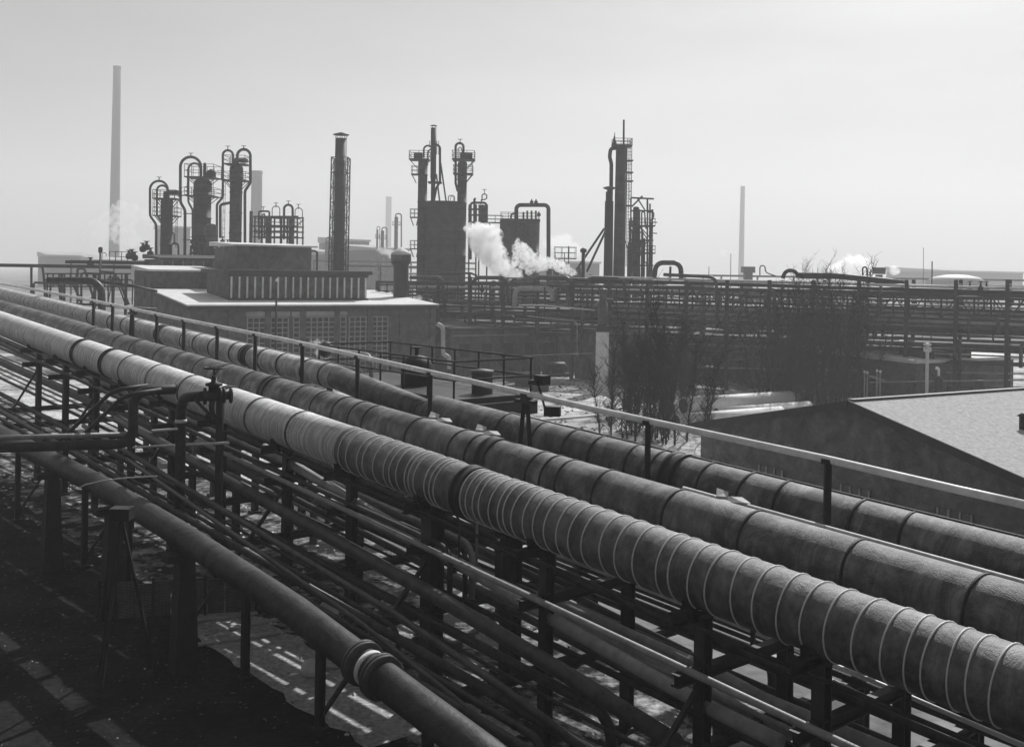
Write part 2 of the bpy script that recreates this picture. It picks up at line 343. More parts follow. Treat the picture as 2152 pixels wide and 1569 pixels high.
# ---- walkway between B and C with handrail
aR = 19.0
zR = line_z(aR, (1100, 826), (387, 672))
zW = lambda t: zB(t) + .02
wk = thing('walkway', 'narrow plank walkway running between the two big pipes under the handrail', 'walkway', rp(10, aR, 0))
mb = MB()
for k in range(56):
    t = -3 + k * 2.0; mb.hexa([rp(t, 18.55, zW(t)), rp(t + 1.96, 18.55, zW(t + 1.96)), rp(t + 1.96, 19.2, zW(t + 1.96)), rp(t, 19.2, zW(t)),
        rp(t, 18.55, zW(t) + .05), rp(t + 1.96, 18.55, zW(t + 1.96) + .05), rp(t + 1.96, 19.2, zW(t + 1.96) + .05), rp(t, 19.2, zW(t) + .05)])
part('deck', mb, M['steel2'], wk)
hr = thing('handrail', 'long pale pipe handrail on short dark posts behind the middle pipe', 'handrail', rp(10, aR, 0))
pR = [onrack(x, y, aR) for x, y in ((2330, 1099), (2010, 1028), (1740, 965), (1250, 860), (1105, 827), (752, 748), (600, 714), (387, 672), (278, 649), (172, 627), (60, 606), (-40, 588))]
part('rail', MB().tube(pR, .082, 16), M['rail'], hr)
def zrail(t):
    for p, q in zip(pR, pR[1:]):
        a, b = p.dot(RD), q.dot(RD)
        if min(a, b) <= t <= max(a, b): return p.z + (q.z - p.z) * (t - a) / (b - a)
    return pR[-1].z
for px, py in ((2180, 1060), (1740, 965), (1362, 885), (905, 780), (752, 748), (636, 722), (537, 701), (457, 686), (387, 672), (330, 660), (237, 640), (197, 632)):
    t = t_of(px, aR, py); part('post', MB().bar(rp(t, aR, zrail(t) - .02), rp(t, aR, zW(t) - .3), .13, .13).cbox(rp(t, aR, zrail(t) - .04), .2, .2, .1, RD), M['iron'], hr)
for px, py in ((1105, 827), (278, 649)):
    t = t_of(px, aR, py); z0 = zrail(t)
    mb = MB().bar(rp(t + .07, aR, z0 - .25), rp(t + .27, aR, zW(t) - .3), .12).bar(rp(t - .07, aR, z0 - .25), rp(t - .27, aR, zW(t) - .3), .12)
    mb.cbox(rp(t, aR, z0 - .22), .75, .2, .1, RD).cbox(rp(t, aR, z0 - .1), .25, .2, .2, RD)
    part('split_post', mb, M['iron'], hr)
# floodlight clamped on the rail
t = t_of(1120, aR, 830); q = rp(t, aR, zrail(t)); L_ = thing('floodlight', 'dark boxy floodlight clamped over the handrail at the A-shaped post', 'floodlight', q)
mb = MB().bar(q + Vector((.1, .1, .45)), q + Vector((.35, .1, -.4)), .06)
part('arm', mb, M['iron'], L_)
part('lamp_box', MB().cbox(q + Vector((.25, .1, .42)), .36, .3, .26, RD).cbox(q + Vector((.05, .1, .35)), .3, .22, .12, RD), M['black'], L_)
part('ballast_box', MB().cbox(q + Vector((.55, .15, -.45)), .45, .25, .27, (1, -.2, 0)), M['iron'], L_)
# sheets and debris lying on pipe B and walkway
for px, py, lab in ((1025, 905, 'pale bent metal sheet lying across the walkway beside the middle pipe'), (925, 873, 'small pale metal scrap on the walkway by the platform post'), (1540, 1042, 'pale rag bundle lying on the walkway behind the middle pipe')):
    t_ = t_of(px, 17.9, py); p = rp(t_, 17.85, zB(t_) + .53); mb = MB()
    mb.hexa([p + Vector(c) for c in ((-.35, -.1, 0), (.4, -.05, -.03), (.3, .3, .02), (-.3, .25, .06), (-.35, -.1, .03), (.4, -.05, .0), (.3, .3, .05), (-.3, .25, .09))])
    mb.hexa([p + Vector(c) for c in ((-.3, .1, .08), (-.05, .12, .05), (0, .3, .12), (-.25, .3, .2), (-.3, .1, .11), (-.05, .12, .09), (0, .3, .16), (-.25, .3, .24))])
    solo('metal_sheet', mb, M['wood'], lab, 'metal sheet')
# ---- bents (support frames)
bent_t = [4.4, 9.9, 12.4, 16.7, 20.9, 24.7, 28.4, 33.0, 37.2, 41.3, 45.5, 49.6, 53.8]
names_b = ['beyond the right edge', 'at the far right', 'right of the bottom middle', 'just right of the picture centre', 'the thick-posted one below the centre', 'left of the thick-posted one', 'behind the steel trestle', 'by the valve stand', 'behind the valve stand', 'left behind the valve stand', 'near the left edge', 'at the left edge, dim', 'farthest left, barely visible']
zT1 = lambda t: 2.55 + .058 * t; zT2 = lambda t: 1.35 + .04 * t
for i, t in enumerate(bent_t):
    wd = .42 if i == 4 else .24
    o = thing('support_frame', 'dark steel pipe support frame under the hooped pipe, ' + names_b[i], 'support frame', rp(t, aA, 0), 'support frames under the big pipes')
    for a in (aA, aB + .1, aC, 12.0):
        zt_ = {aA: zA(t) - .62, aB + .1: zB(t) - .62, aC: zC(t) - .66, 12.0: zT2(t) - .15}[a]
        m_ = MB()
        c0, c1 = rp(t, a, 0), rp(t, a, zt_); wv = wd if a != 12.0 else .18
        # I-section post: two flanges and a web
        m_.box(c0 - RH * wv / 2 - RD * wv / 2, RH * .03, RD * wv, c1 - c0).box(c0 + RH * (wv / 2 - .03) - RD * wv / 2, RH * .03, RD * wv, c1 - c0)
        m_.box(c0 - RH * (wv / 2 - .031) - RD * .015, RH * (wv - .062), RD * .03, c1 - c0)
        m_.cbox(c0 + UP * .06, wv * 1.8, wv * 1.8, .1, RH)
        part('post', m_, M['steel'], o)
    for zf, a0, a1 in ((lambda t: zA(t) - .75, 14.2, 21.2), (lambda t: zT1(t) - .15, 14.3, 20.8), (lambda t: zT2(t) - .15, 11.9, 20.8)):
        z = zf(t); part('crossbeam', MB().box(rp(t, a0, z) - RD * .09, RH * (a1 - a0), RD * .18, UP * .03).box(rp(t, a0, z + .2) - RD * .09, RH * (a1 - a0), RD * .18, UP * .03).box(rp(t, a0, z + .03) - RD * .015, RH * (a1 - a0), RD * .03, UP * .17), M['steel'], o)
    for a in (aA, aB, aC):
        zt_ = {aA: zA, aB: zB, aC: zC}[a](t); Rr = .6
        m_ = MB().box(rp(t, a, zt_ - Rr - .14) - RD * .15 - RH * .35, RH * .7, RD * .3, UP * .1)
        for s_ in (-1, 1): m_.bar(rp(t, a + s_ * .42, zt_ - Rr - .1), rp(t, a + s_ * .5, zt_ - Rr * .55), .16, .05)
        part('saddle', m_, M['iron'], o)
    if i % 2 == 0:
        part('brace', MB().bar(rp(t, 12.0, .3), rp(t, aA, zT1(t) - .2), .09), M['steel'], o)
# ---- D : near lower pipe at left
aD = 11.0
pD = [onrack(x, y, aD) for x, y in ((-140, 840), (200, 1015), (372, 1118), (620, 1283), (700, 1345), (860, 1467), (1000, 1573), (1160, 1700))]
Dp = thing('flanged_pipe', 'dark flanged pipe low on the left, running down to the bottom edge of the picture', 'pipe', pD[4])
part('pipe_run', MB().tube(pD, .33, 24), M['pipe_d'], Dp)
ax = (pD[5] - pD[4]).normalized()
for f, lb in ((.38, None), (.62, None)):
    p = pD[4].lerp(pD[5], f); part('flange', MB().lathe(p, [(.33, 0), (.44, .002), (.44, .07), (.39, .072), (.39, .1), (.44, .102), (.44, .17), (.33, .172)], 24, ax), M['steel2'], Dp)
p = pD[4].lerp(pD[5], .5); part('bright_band', MB().lathe(p, [(.335, 0), (.355, .002), (.355, .12), (.335, .122)], 24, ax), M['white'], Dp)
for tt, nm in ((26.2, 'near the bright slab patch'), (31.5, 'by the pale board fence'), (37.5, 'far left one')):
    j = min(range(len(pD)), key=lambda i: abs(pD[i].dot(RD) - tt)); 
    for p_, q_ in zip(pD, pD[1:]):
        if q_.dot(RD) >= tt >= p_.dot(RD) or p_.dot(RD) >= tt >= q_.dot(RD):
            f = (tt - p_.dot(RD)) / (q_.dot(RD) - p_.dot(RD)); z = p_.z + (q_.z - p_.z) * f
    o = thing('pipe_pedestal', 'dark tapering pedestal carrying the low flanged pipe, ' + nm, 'pedestal', rp(tt, aD, 0), 'pedestals of the flanged pipe')
    z -= .36
    part('column', MB().hexa([rp(tt - .25, aD - .32, 0), rp(tt - .25, aD + .32, 0), rp(tt + .25, aD + .32, 0), rp(tt + .25, aD - .32, 0), rp(tt - .2, aD - .2, z - .2), rp(tt - .2, aD + .2, z - .2), rp(tt + .2, aD + .2, z - .2), rp(tt + .2, aD - .2, z - .2)]), M['steel'], o)
    part('head', MB().box(rp(tt, aD - .55, z - .2) - RD * .22, RH * 1.1, RD * .44, UP * .19), M['steel'], o)
# ---- known lower-tier pipes (a, pixel polyline, radius, material, label)
low = [
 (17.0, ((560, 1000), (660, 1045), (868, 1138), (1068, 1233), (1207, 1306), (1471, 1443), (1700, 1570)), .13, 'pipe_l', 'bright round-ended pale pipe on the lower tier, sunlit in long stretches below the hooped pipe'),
 (15.9, ((606, 1040), (744, 1110), (970, 1227), (1210, 1350), (1600, 1560)), .09, 'pipe', 'slim grey pipe just below the bright pale pipe on the lower tier'),
 (14.3, ((480, 1010), (600, 1077), (933, 1262), (1180, 1410), (1420, 1560)), .17, 'pipe', 'wider dim pipe crossing the dark lower centre of the rack'),
 (18.3, ((600, 965), (747, 1037), (900, 1105), (1135, 1217), (1448, 1373), (1800, 1550)), .10, 'pipe', 'grey pipe just above the bright pale pipe on the lower tier'),
 (19.3, ((640, 920), (1158, 1160), (1518, 1300), (1870, 1445), (2160, 1570)), .05, 'rail', 'long thin bright line of pipe at the lower right under the hooped pipe'),
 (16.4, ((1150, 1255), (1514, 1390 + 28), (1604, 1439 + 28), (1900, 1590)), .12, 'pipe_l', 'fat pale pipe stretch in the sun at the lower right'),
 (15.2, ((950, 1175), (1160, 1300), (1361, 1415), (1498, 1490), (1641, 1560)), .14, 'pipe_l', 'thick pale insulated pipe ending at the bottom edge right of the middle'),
 (13.0, ((400, 1030), (830, 1290), (1050, 1440), (1240, 1580)), .08, 'pipe', 'slim pipe over the sunlit slab gap at the bottom centre'),
 (12.4, ((560, 1170), (760, 1310), (960, 1470), (1080, 1570)), .06, 'pipe', 'thin pipe running just inside the low flanged pipe'),
]
for a, px, r, m_, lab in low:
    P_ = [onrack(x, y, a) for x, y in px]; d0 = (P_[0] - P_[1]).normalized()
    P_ = [P_[0] + d0 * 10] + P_ if a not in (17.0, 16.4) else P_
    if a == 17.0: P_ = [P_[1] + Vector((0, 0, -1.5)), P_[1]] + P_[2:]; P_ = fillet(P_, .4)
    solo('pipe_run', MB().tube(P_, r, 12), M[m_], lab, 'pipe', 'pipes on the lower tiers', loc=P_[-1])
# double cable tray rails in the sun
def tray(t0, t1, a, zf, lab):
    o = thing('cable_ladder', lab, 'cable ladder', rp(t1, a, zf(t1)), 'cable ladders on the lower tier')
    for da in (-.14, .14): part('side_rail', MB().bar(rp(t0, a + da, zf(t0)), rp(t1, a + da, zf(t1)), .04, .07), M['wood'], o)
    n = max(2, int(abs(t1 - t0) / .7)); mb = MB()
    for k in range(n + 1): t = t0 + (t1 - t0) * k / n; mb.bar(rp(t, a - .12, zf(t)), rp(t, a + .12, zf(t)), .03, .03)
    mb.cbox(rp(t1, a, zf(t1)), .25, .34, .05, RD); part('rungs', mb, M['wood'], o)
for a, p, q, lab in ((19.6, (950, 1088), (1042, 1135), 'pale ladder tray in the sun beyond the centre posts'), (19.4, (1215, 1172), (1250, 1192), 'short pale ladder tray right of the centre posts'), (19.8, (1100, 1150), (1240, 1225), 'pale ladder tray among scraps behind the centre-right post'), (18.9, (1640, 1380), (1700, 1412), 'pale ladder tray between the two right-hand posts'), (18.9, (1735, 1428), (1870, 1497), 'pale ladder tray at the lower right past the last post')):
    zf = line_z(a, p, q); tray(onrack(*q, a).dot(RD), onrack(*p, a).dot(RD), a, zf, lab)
# crowded thin pipes
def many(n, amin, amax, z0, sl, rmin, rmax, grp, lab, seed):
    random.seed(seed)
    for k in range(n):
        a = amin + (amax - amin) * (k + random.uniform(.2, .8)) / n
        if (z0 < 2 and 14.8 < a < 15.8) or (2 < z0 < 3 and 16.6 < a < 17.7): continue
        r = random.uniform(rmin, rmax); zz = z0 + r
        t0, t1 = random.choice([(-4, 100), (-4, 100), (-4, 34), (14, 100), (20, 100), (-4, 60)])
        P_ = [rp(t0, a, zz + sl * t0), rp((t0 + t1) / 2, a, zz + sl * (t0 + t1) / 2), rp(t1, a, zz + sl * t1)]
        if t1 < 90: P_ = P_[:-1] + [rp(t1, a, zz + sl * t1), rp(t1, a, zz + sl * t1 - .9)]
        if t0 > 0: P_ = [rp(t0, a, zz + sl * t0 - 1.3)] + [rp(t0, a, zz + sl * t0)] + P_[1:]
        solo('thin_pipe', MB().pipe(P_, r, r * 4 + .1, 10), M[random.choice(['pipe_d', 'pipe_d', 'pipe', 'pipe_d', 'pipe_l' if a > 14.5 else 'pipe_d', 'pipe_d'])], lab, 'pipe', grp, loc=P_[0])
many(17, 14.4, 20.6, 2.62, .058, .035, .10, 'thin pipes on the middle tier', 'thin parallel pipe on the crowded middle tier under the big pipes', 3)
many(19, 11.9, 20.6, 1.40, .04, .04, .12, 'thin pipes on the bottom tier', 'thin parallel pipe on the bottom tier just above the ground', 5)
many(4, 14.3, 16.4, 3.55, .052, .03, .06, 'thin pipes hung under the hooped pipe', 'thin pipe hung close beneath the hooped pipe', 9)
# ---- elbows and valve stand at left
aV = 13.2
def vp3(L, a): return [onrack(x, y, a) for x, y in L]
def vpost(px, py0, py1, a):  # vertical line at the position of (px,py0) down to the row py1
    p = onrack(px, py0, a); x, k = ray(px, py1); return p, Vector((p.x, p.y, CAMZ + k * p.y))
p, q = vpost(281, 822, 932, aV)
E = thing('elbow_pipe', 'upright bent pipe at the left, joined to two pale level pipes at the left edge', 'pipe', q)
e_ = p + RH * 1.9 - RD * .6 + UP * .05
part('riser', MB().pipe([q - RH * 5.2 + RD * 2.2, q, p, e_], .17, .5, 16), M['pipe_d'], E)
part('side_pipe', MB().tube([q + Vector((-.2, 0, .32)), q - RH * 5.0 + RD * 2.2 + Vector((0, 0, .32))], .085, 12), M['pipe_l'], E)
p, q = vpost(381, 838, 1400, aV); q.z = max(q.z, 0)
E = thing('elbow_pipe', 'upright pipe with a gooseneck top feeding the hand-wheel valve', 'pipe', q)
vt = onrack(428, 832, aV + .1)
part('riser', MB().pipe([q, Vector((p.x, p.y, p.z + .05)), vt], .16, .5, 16), M['pipe_d'], E)
part('bright_joint', MB().lathe(Vector((p.x, p.y, p.z - .75)), [(.16, 0), (.185, .01), (.185, .1), (.16, .11)], 16), M['white'], E)
V = thing('gate_valve', 'dark gate valve with a T-shaped hand wheel, in front of the pale big pipe', 'valve', vt)
part('body', MB().lathe(vt + RH * .0, [(.14, -.02), (.26, 0), (.26, .07), (.15, .09), (.2, .25), (.15, .42), (.26, .44), (.26, .52), (.14, .54)], 16, RH - RD * .3), M['iron'], V)
vc = vt + (RH - RD * .3).normalized() * .3
part('bonnet', MB().lathe(vc, [(.16, .1), (.17, .3), (.26, .31), (.26, .38), (.1, .42), (.07, .62)], 14), M['iron'], V)
hwp = vc + UP * .85
hw = part('hand_wheel', MB().tube([hwp + Vector((math.cos(a_) * .3, math.sin(a_) * .3, 0)) for a_ in [k * math.pi / 12 for k in range(25)]], .03, 8, False).bar(hwp - RH * .3, hwp + RH * .3, .04).bar(hwp - RD * .3, hwp + RD * .3, .04), M['iron'], V)
part('stem', MB().lathe(vc + UP * .5, [(.03, 0), (.03, .38)], 8), M['iron'], V)
part('flange_stack', MB().lathe(vt + (RH - RD * .3).normalized() * .56, [(.13, 0), (.24, .01), (.24, .07), (.13, .09), (.13, .2), (.24, .21), (.24, .28), (.13, .3)], 16, RH - RD * .3), M['iron'], V)
p, q = vpost(463, 830, 1160, aV + .7)
T_ = thing('steel_trestle', 'dark upright post with a bracket beside the hand-wheel valve', 'post', Vector((q.x, q.y, 0)))
part('upright', MB().bar(Vector((p.x, p.y, 0)), p, .2), M['steel'], T_)
part('bracket', MB().cbox(p + UP * .02, .5, .3, .12, RH).bar(p - UP * .9, p - UP * .1 - RH * .8, .08), M['steel'], T_)
for x0, y0, x1, y1, aa, lab in ((165, 890, 238, 820, 12.6, 'slanting dim pipe at the left edge, higher of two'), (170, 920, 262, 830, 12.2, 'slanting pipe at the left edge, lower of two, meeting the upright elbow pipe')):
    a_, b_ = onrack(x0 - 60, y0 + 55, aa), onrack(x1, y1, aa); solo('slanting_pipe', MB().pipe([a_, b_, b_ + RH * 1.2 + UP * .1], .075, .5, 12), M['pipe_d'], lab, 'pipe')
for pts_, aa, lab in ((((320, 905), (360, 902), (372, 901)), 12.9, 'short thin bright pipe between the two upright pipes'), (((280, 940), (345, 936), (480, 930)), 13.6, 'thin level pipe crossing behind the two upright pipes')):
    P_ = vp3(pts_, aa); solo('thin_pipe', MB().tube(P_, .04, 8), M['rail'], lab, 'pipe')
# wires
P_ = vp3([(165, 1025), (180, 1018), (215, 1010), (260, 1004), (330, 1000)], 10.2); solo('cable', MB().tube(P_, .02, 6), M['rail'], 'thin pale cable looping from the left edge', 'cable')
# pale board fence in the shade, lower left, and gear
p0 = ground(205, 1302); 
o = thing('board_fence', 'low pale board fence in the shade at the lower left', 'fence', p0)
bd = (ground(375, 1292) - ground(205, 1302)).normalized(); mb = MB()
for k in range(9): mb.box(p0 + bd * (k * .52), bd * .5, Vector((bd.y, -bd.x, 0)) * .03, UP * (1.05 + .05 * math.sin(k * 2.1)))
part('boards', mb, M['brick2'], o)
for k in range(4): part('fence_post', MB().cbox(p0 + bd * (k * 1.5 + .06) + Vector((bd.y, -bd.x, 0)) * .1 + UP * .6, .08, .08, 1.2, bd), M['steel'], o)
for bx, by, lab in ((250, 1440, 'dark three-legged stand at the lower left in front of the board fence'),):
    g = ground(bx, by); o = thing('tripod', lab, 'tripod', g); top = g + UP * 4.2
    for k in range(3): an = k * 2.09 + .4; part('leg', MB().bar(g + Vector((math.cos(an) * .9, math.sin(an) * .9, 0)), top, .07), M['iron'], o)
    part('head', MB().cbox(top + UP * .1, .5, .4, .3), M['iron'], o)
# planks on the lit slab and cross timbers
for i, (px, py, L, an, lab) in enumerate(((500, 1345, 2.4, .5, 'plank lying on the sunlit slab, nearest the low flanged pipe'), (470, 1300, 2.0, .45, 'plank at the back of the sunlit slab'), (545, 1312, 1.8, .6, 'plank half under the low flanged pipe'), (760, 1400, 2.0, .2, 'plank on the slab below the thick post'), (1160, 1180, 1.6, .3, 'pale scrap board behind the centre-right post'), (1205, 1215, 1.4, .1, 'pale scrap board right of the centre-right post'), (990, 1125, 1.3, .15, 'pale scrap board beside the ladder tray'))):
    g = ground(px, py) + UP * .03; d = Vector((math.cos(an), math.sin(an), 0)); mb = MB().cbox(g + UP * .03, L, .2, .05, d)
    solo('plank', mb, M['wood'], lab, 'plank', 'loose planks on the ground')
random.seed(21)
for i, (px, py, lab) in enumerate(((655, 1418, 'round pale can on the slab beside the flanged pipe'), (735, 1325, 'crumpled pale sack under the rack'), (690, 1290, 'small pale wedge of rubble under the rack'), (1215, 1385, 'pale lump on the ground at the lower middle'))):
    g = ground(px, py); mb = MB().lathe(g, [(.1, 0), (.26, .04), (.28, .25), (.2, .36), (.05, .38)], 12)
    solo('rubble', mb, M['white'], lab, 'rubble')
# ================================================================== BUILDINGS
def slab(mb, o, e1, e2, h): return mb.box(o, e1, e2, UP * h)
# ---- large brick hall
fl = at(400, 640, 90); W_ = 23.3; DP = 16.0; er = fl.z; rise = 1.0
def hp(a, s, z): return Vector((fl.x, fl.y, 0)) + BH * a + BD * s + UP * z
hall = thing('brick_hall', 'large dark brick hall with a pale flat roof and a finned roof lantern', 'hall', hp(W_ / 2, 0, 0))
H0 = er - .45
part('wall', MB().hexa([hp(0, 0, 0), hp(W_, 0, 0), hp(W_, DP, 0), hp(0, DP, 0), hp(0, 0, H0), hp(W_, 0, H0), hp(W_, DP, H0 + rise), hp(0, DP, H0 + rise)]), M['brick'], hall)
def rz(s): return er + rise * s / DP
part('roof', MB().hexa([hp(-.35, -.4, rz(0) - .12), hp(W_ + .3, -.4, rz(0) - .12), hp(W_ + .3, DP, rz(DP) - .12), hp(-.35, DP, rz(DP) - .12), hp(-.35, -.4, rz(0)), hp(W_ + .3, -.4, rz(0)), hp(W_ + .3, DP, rz(DP)), hp(-.35, DP, rz(DP))]), M['roof'], hall)
part('fascia', MB().hexa([hp(-.3, -.36, H0), hp(W_ + .25, -.36, H0), hp(W_ + .25, DP - .1, H0 + rise), hp(-.3, DP - .1, H0 + rise), hp(-.3, -.36, rz(0) - .123), hp(W_ + .25, -.36, rz(0) - .123), hp(W_ + .25, DP - .1, rz(DP) - .123), hp(-.3, DP - .1, rz(DP) - .123)]), M['trim'], hall)
def a_at(px, s=0.0):  # distance along the front for a pixel column
    x, _ = ray(px, 640); p = hp(0, s, 0); return (x * p.y - p.x) / (BH.x - x * BH.y)
for (x0, x1) in ((520, 606), (617, 727), (734, 815)):
    a0, a1 = a_at(x0), a_at(x1); z1 = H0 - .72; z0 = 1.0
    f = part('window', MB(), M['mull'], hall) if False else None
    mbg = MB().box(hp(a0, -.03, z0), BH * (a1 - a0), BD * .05, UP * (z1 - z0)); wn = part('window', mbg, M['glass'], hall)
    mbf = MB(); n = int(round((a1 - a0) / .55)); mz = int((z1 - z0) / .45)
    for k in range(n + 1): a = a0 + (a1 - a0) * k / n; mbf.box(hp(a - .05, -.1, z0), BH * .1, BD * .06, UP * (z1 - z0))
    for k in range(mz + 1): z = z0 + (z1 - z0) * k / mz; mbf.box(hp(a0, -.08, z - .045), BH * (a1 - a0), BD * .045, UP * .09)
    part('mullions', mbf, M['mull'], wn); part('lintel', MB().box(hp(a0 - .15, -.07, z1 + .1), BH * (a1 - a0 + .3), BD * .06, UP * .42), M['conc'] if x0 in (520, 617) else M['brick2'], wn)
for k in range(8): part('pilaster', MB().box(hp(k * (W_ - .5) / 7, -.2, 0), BH * .5, BD * .19, UP * (H0 - .02)), M['brick'], hall)
for k, (x0, x1) in enumerate(((455, 525), (818, 880))): part('lintel', MB().box(hp(a_at(x0), -.07, H0 - .62), BH * (a_at(x1) - a_at(x0)), BD * .065, UP * .42), M['brick2'], hall)
# lantern
la0, la1 = a_at(480, 4.0), a_at(770, 4.0); ls = 4.0; lz = rz(ls); lh = 2.45
part('lantern', MB().box(hp(la0, ls, lz - .6), BH * (la1 - la0), BD * 8, UP * (lh + .6)), M['brick'], hall)
part('lantern_roof', MB().box(hp(la0 - .5, ls - .45, lz + lh + .002), BH * (la1 - la0 + .9), BD * 9, UP * .35).box(hp(la0 - .1, ls - .2, lz + lh - .25), BH * (la1 - la0 + .2), BD * .19, UP * .24), M['trim'], hall)
for k in range(19):
    a = la0 + .15 + (la1 - la0 - .4) * k / 18; part('fin', MB().box(hp(a, ls - .22, lz + .2), BH * .13, BD * .215, UP * (lh - .47)), M['fin'], hall)
part('lantern_sill', MB().box(hp(la0 - .1, ls - .3, lz + .02), BH * (la1 - la0 + .2), BD * .295, UP * .17), M['trim'], hall)
p = hp(a_at(577), -.5, 0); pt = at(578, 592, p.y)
sl_ = thing('lamp_post', 'thin dark post with a small pale tip in front of the hall eave', 'lamp post', p)
part('post', MB().tube([p, Vector((p.x, p.y, pt.z))], .09, 8), M['iron'], sl_); part('lamp', MB().lathe(Vector((p.x, p.y, pt.z)), [(.08, 0), (.14, .05), (.05, .3)], 8), M['white'], sl_)
# left wing with pale roof
def box_building(name, label, cat, Y, x0, x1, ytop, depth, roofm, wallm, oh=.3, thick=.18, zbase=0.0, gable=None):
    o_ = at(x0, ytop, Y); A0 = Vector((o_.x, o_.y, 0)); xr, _ = ray(x1, ytop); L = (xr * A0.y - A0.x) / (BH.x - xr * BH.y); zt_ = o_.z
    b = thing(name, label, cat, A0 + UP * zbase)
    part('wall', MB().box(A0 + UP * zbase, BH * L, BD * depth, UP * (zt_ - thick - zbase - .002)), wallm, b)
    part('roof', MB().hexa([A0 - BH * oh - BD * oh + UP * (zt_ - thick), A0 + BH * (L + oh) - BD * oh + UP * (zt_ - thick), A0 + BH * (L + oh) + BD * (depth + oh) + UP * (zt_ - thick + .1), A0 - BH * oh + BD * (depth + oh) + UP * (zt_ - thick + .1),
        A0 - BH * oh - BD * oh + UP * zt_, A0 + BH * (L + oh) - BD * oh + UP * zt_, A0 + BH * (L + oh) + BD * (depth + oh) + UP * (zt_ + depth * .045), A0 - BH * oh + BD * (depth + oh) + UP * (zt_ + depth * .045)]), roofm, b)
    return b, A0, L, zt_
b, A0, L, zt_ = box_building('brick_wing', 'lower brick wing with a bright roof edge, joined behind the left end of the hall', 'building', 105, 318, 462, 566, 9, M['roof'], M['brick'])
part('door', MB().box(A0 - BH * .05 + BD * 2.5 + UP * (zt_ - 2.9), BH * .04, BD * 1.0, UP * 2.0), M['iron'], b)
b, A0, L, zt_ = box_building('penthouse', 'brick roof block with a bright white top above the finned lantern', 'building', 108, 498, 655, 513, 9, M['roof'], M['brick'], .5)
part('downpipe', MB().pipe([A0 + BH * (L + .2) + BD * .5 + UP * (zt_ - .5), A0 + BH * (L + .8) + BD * .5 + UP * (zt_ - .5), A0 + BH * (L + .8) + BD * .5 + UP * (zt_ - 3)], .12, .3), M['pipe'], b)
b, A0, L, zt_ = box_building('finned_building', 'dark low building with a row of fins standing behind the left wing', 'building', 118, 340, 520, 541, 10, M['trim'], M['brick'], .2)
for k in range(9): part('fin', MB().box(A0 + BH * (L * k / 8.5) - BD * .1 + UP * (zt_ - 1.5), BH * .1, BD * .095, UP * 1.2), M['mull'], b)
# dark low building to the right of the hall
b, A0, L, zt_ = box_building('brick_shed', 'long low dark brick building right of the hall, behind the dusty yard', 'building', 103, 948, 1262, 690, 9, M['trim'], M['brick'], .2, .25)
for k in range(7): part('window', MB().box(A0 + BH * (1 + L * k / 7.2) - BD * .04 + UP * 1.9, BH * 1.1, BD * .038, UP * 1.3), M['glass'], b)
part('string_course', MB().box(A0 + BH * .2 - BD * .08 + UP * 4.0, BH * (L - .4), BD * .078, UP * .12), M['mull'], b)
b, A0, L, zt_ = box_building('brick_shed', 'taller dark windowless block behind the low brick building', 'building', 118, 925, 1290, 655, 12, M['trim'], M['brick'], .2, .25)
b, A0, L, zt_ = box_building('brick_shed', 'dark low building under the right-hand pipe bridge', 'building', 121, 1300, 1610, 652, 9, M['trim'], M['brick'], .2, .2)
b, A0, L, zt_ = box_building('brick_shed', 'long dark shed wall behind the left tree clump', 'building', 98, 1296, 1552, 703, 7, M['trim'], M['brick'], .2, .2)
b, A0, L, zt_ = box_building('brick_shed', 'dark low shed behind the lower half of the right tree clump', 'building', 97, 1635, 1890, 712, 7, M['trim'], M['brick'], .2, .2)
b, A0, L, zt_ = box_building('brick_shed', 'dark shed behind the pipe bridge, back of the right tree clump', 'building', 108, 1640, 1880, 655, 9, M['trim'], M['brick'], .2, .2)
# white shed at right
b, A0, L, zt_ = box_building('flat_shed', 'low shed with a bright white streaked roof at the right edge', 'shed', 86, 1925, 2130, 757, 12, M['roof'], M['brick'], .3, .25)
for k in range(3): part('roof_batten', MB().box(A0 + BH * (2 + k * 2.4) + BD * .2 + UP * (zt_ + .02), BH * .5, BD * 11, UP * .55), M['trim'], b)
# ---- gable house near right
ap = Vector((13.8, 42.0, 0)); apz = at(1790, 842, 42).z
def gp(s, d, z): return ap + BD * s + BH * d + UP * z
sl_slope = .225
gb = thing('gable_building', 'dark brick building with a low gable and speckled grey roof at the lower right', 'building', gp(0, 0, 0))
SL, SR, DEP = 9.3, -12.5, 16.0
def gz(s): return apz - abs(s) * sl_slope
mb = MB(); b0 = len(mb.v)
mb.v += [gp(SL, 0, 0), gp(SL, 0, gz(SL) - .15), gp(0, 0, apz - .15), gp(SR, 0, gz(SR) - .15), gp(SR, 0, 0), gp(SL, DEP, 0), gp(SL, DEP, gz(SL) - .15), gp(0, DEP, apz - .15), gp(SR, DEP, gz(SR) - .15), gp(SR, DEP, 0)]
mb.face([0, 1, 2, 3, 4]); mb.face([9, 8, 7, 6, 5]); mb.face([0, 5, 6, 1]); mb.face([1, 6, 7, 2]); mb.face([2, 7, 8, 3]); mb.face([3, 8, 9, 4]); mb.face([0, 4, 9, 5])
part('wall', mb, M['brick3'], gb)
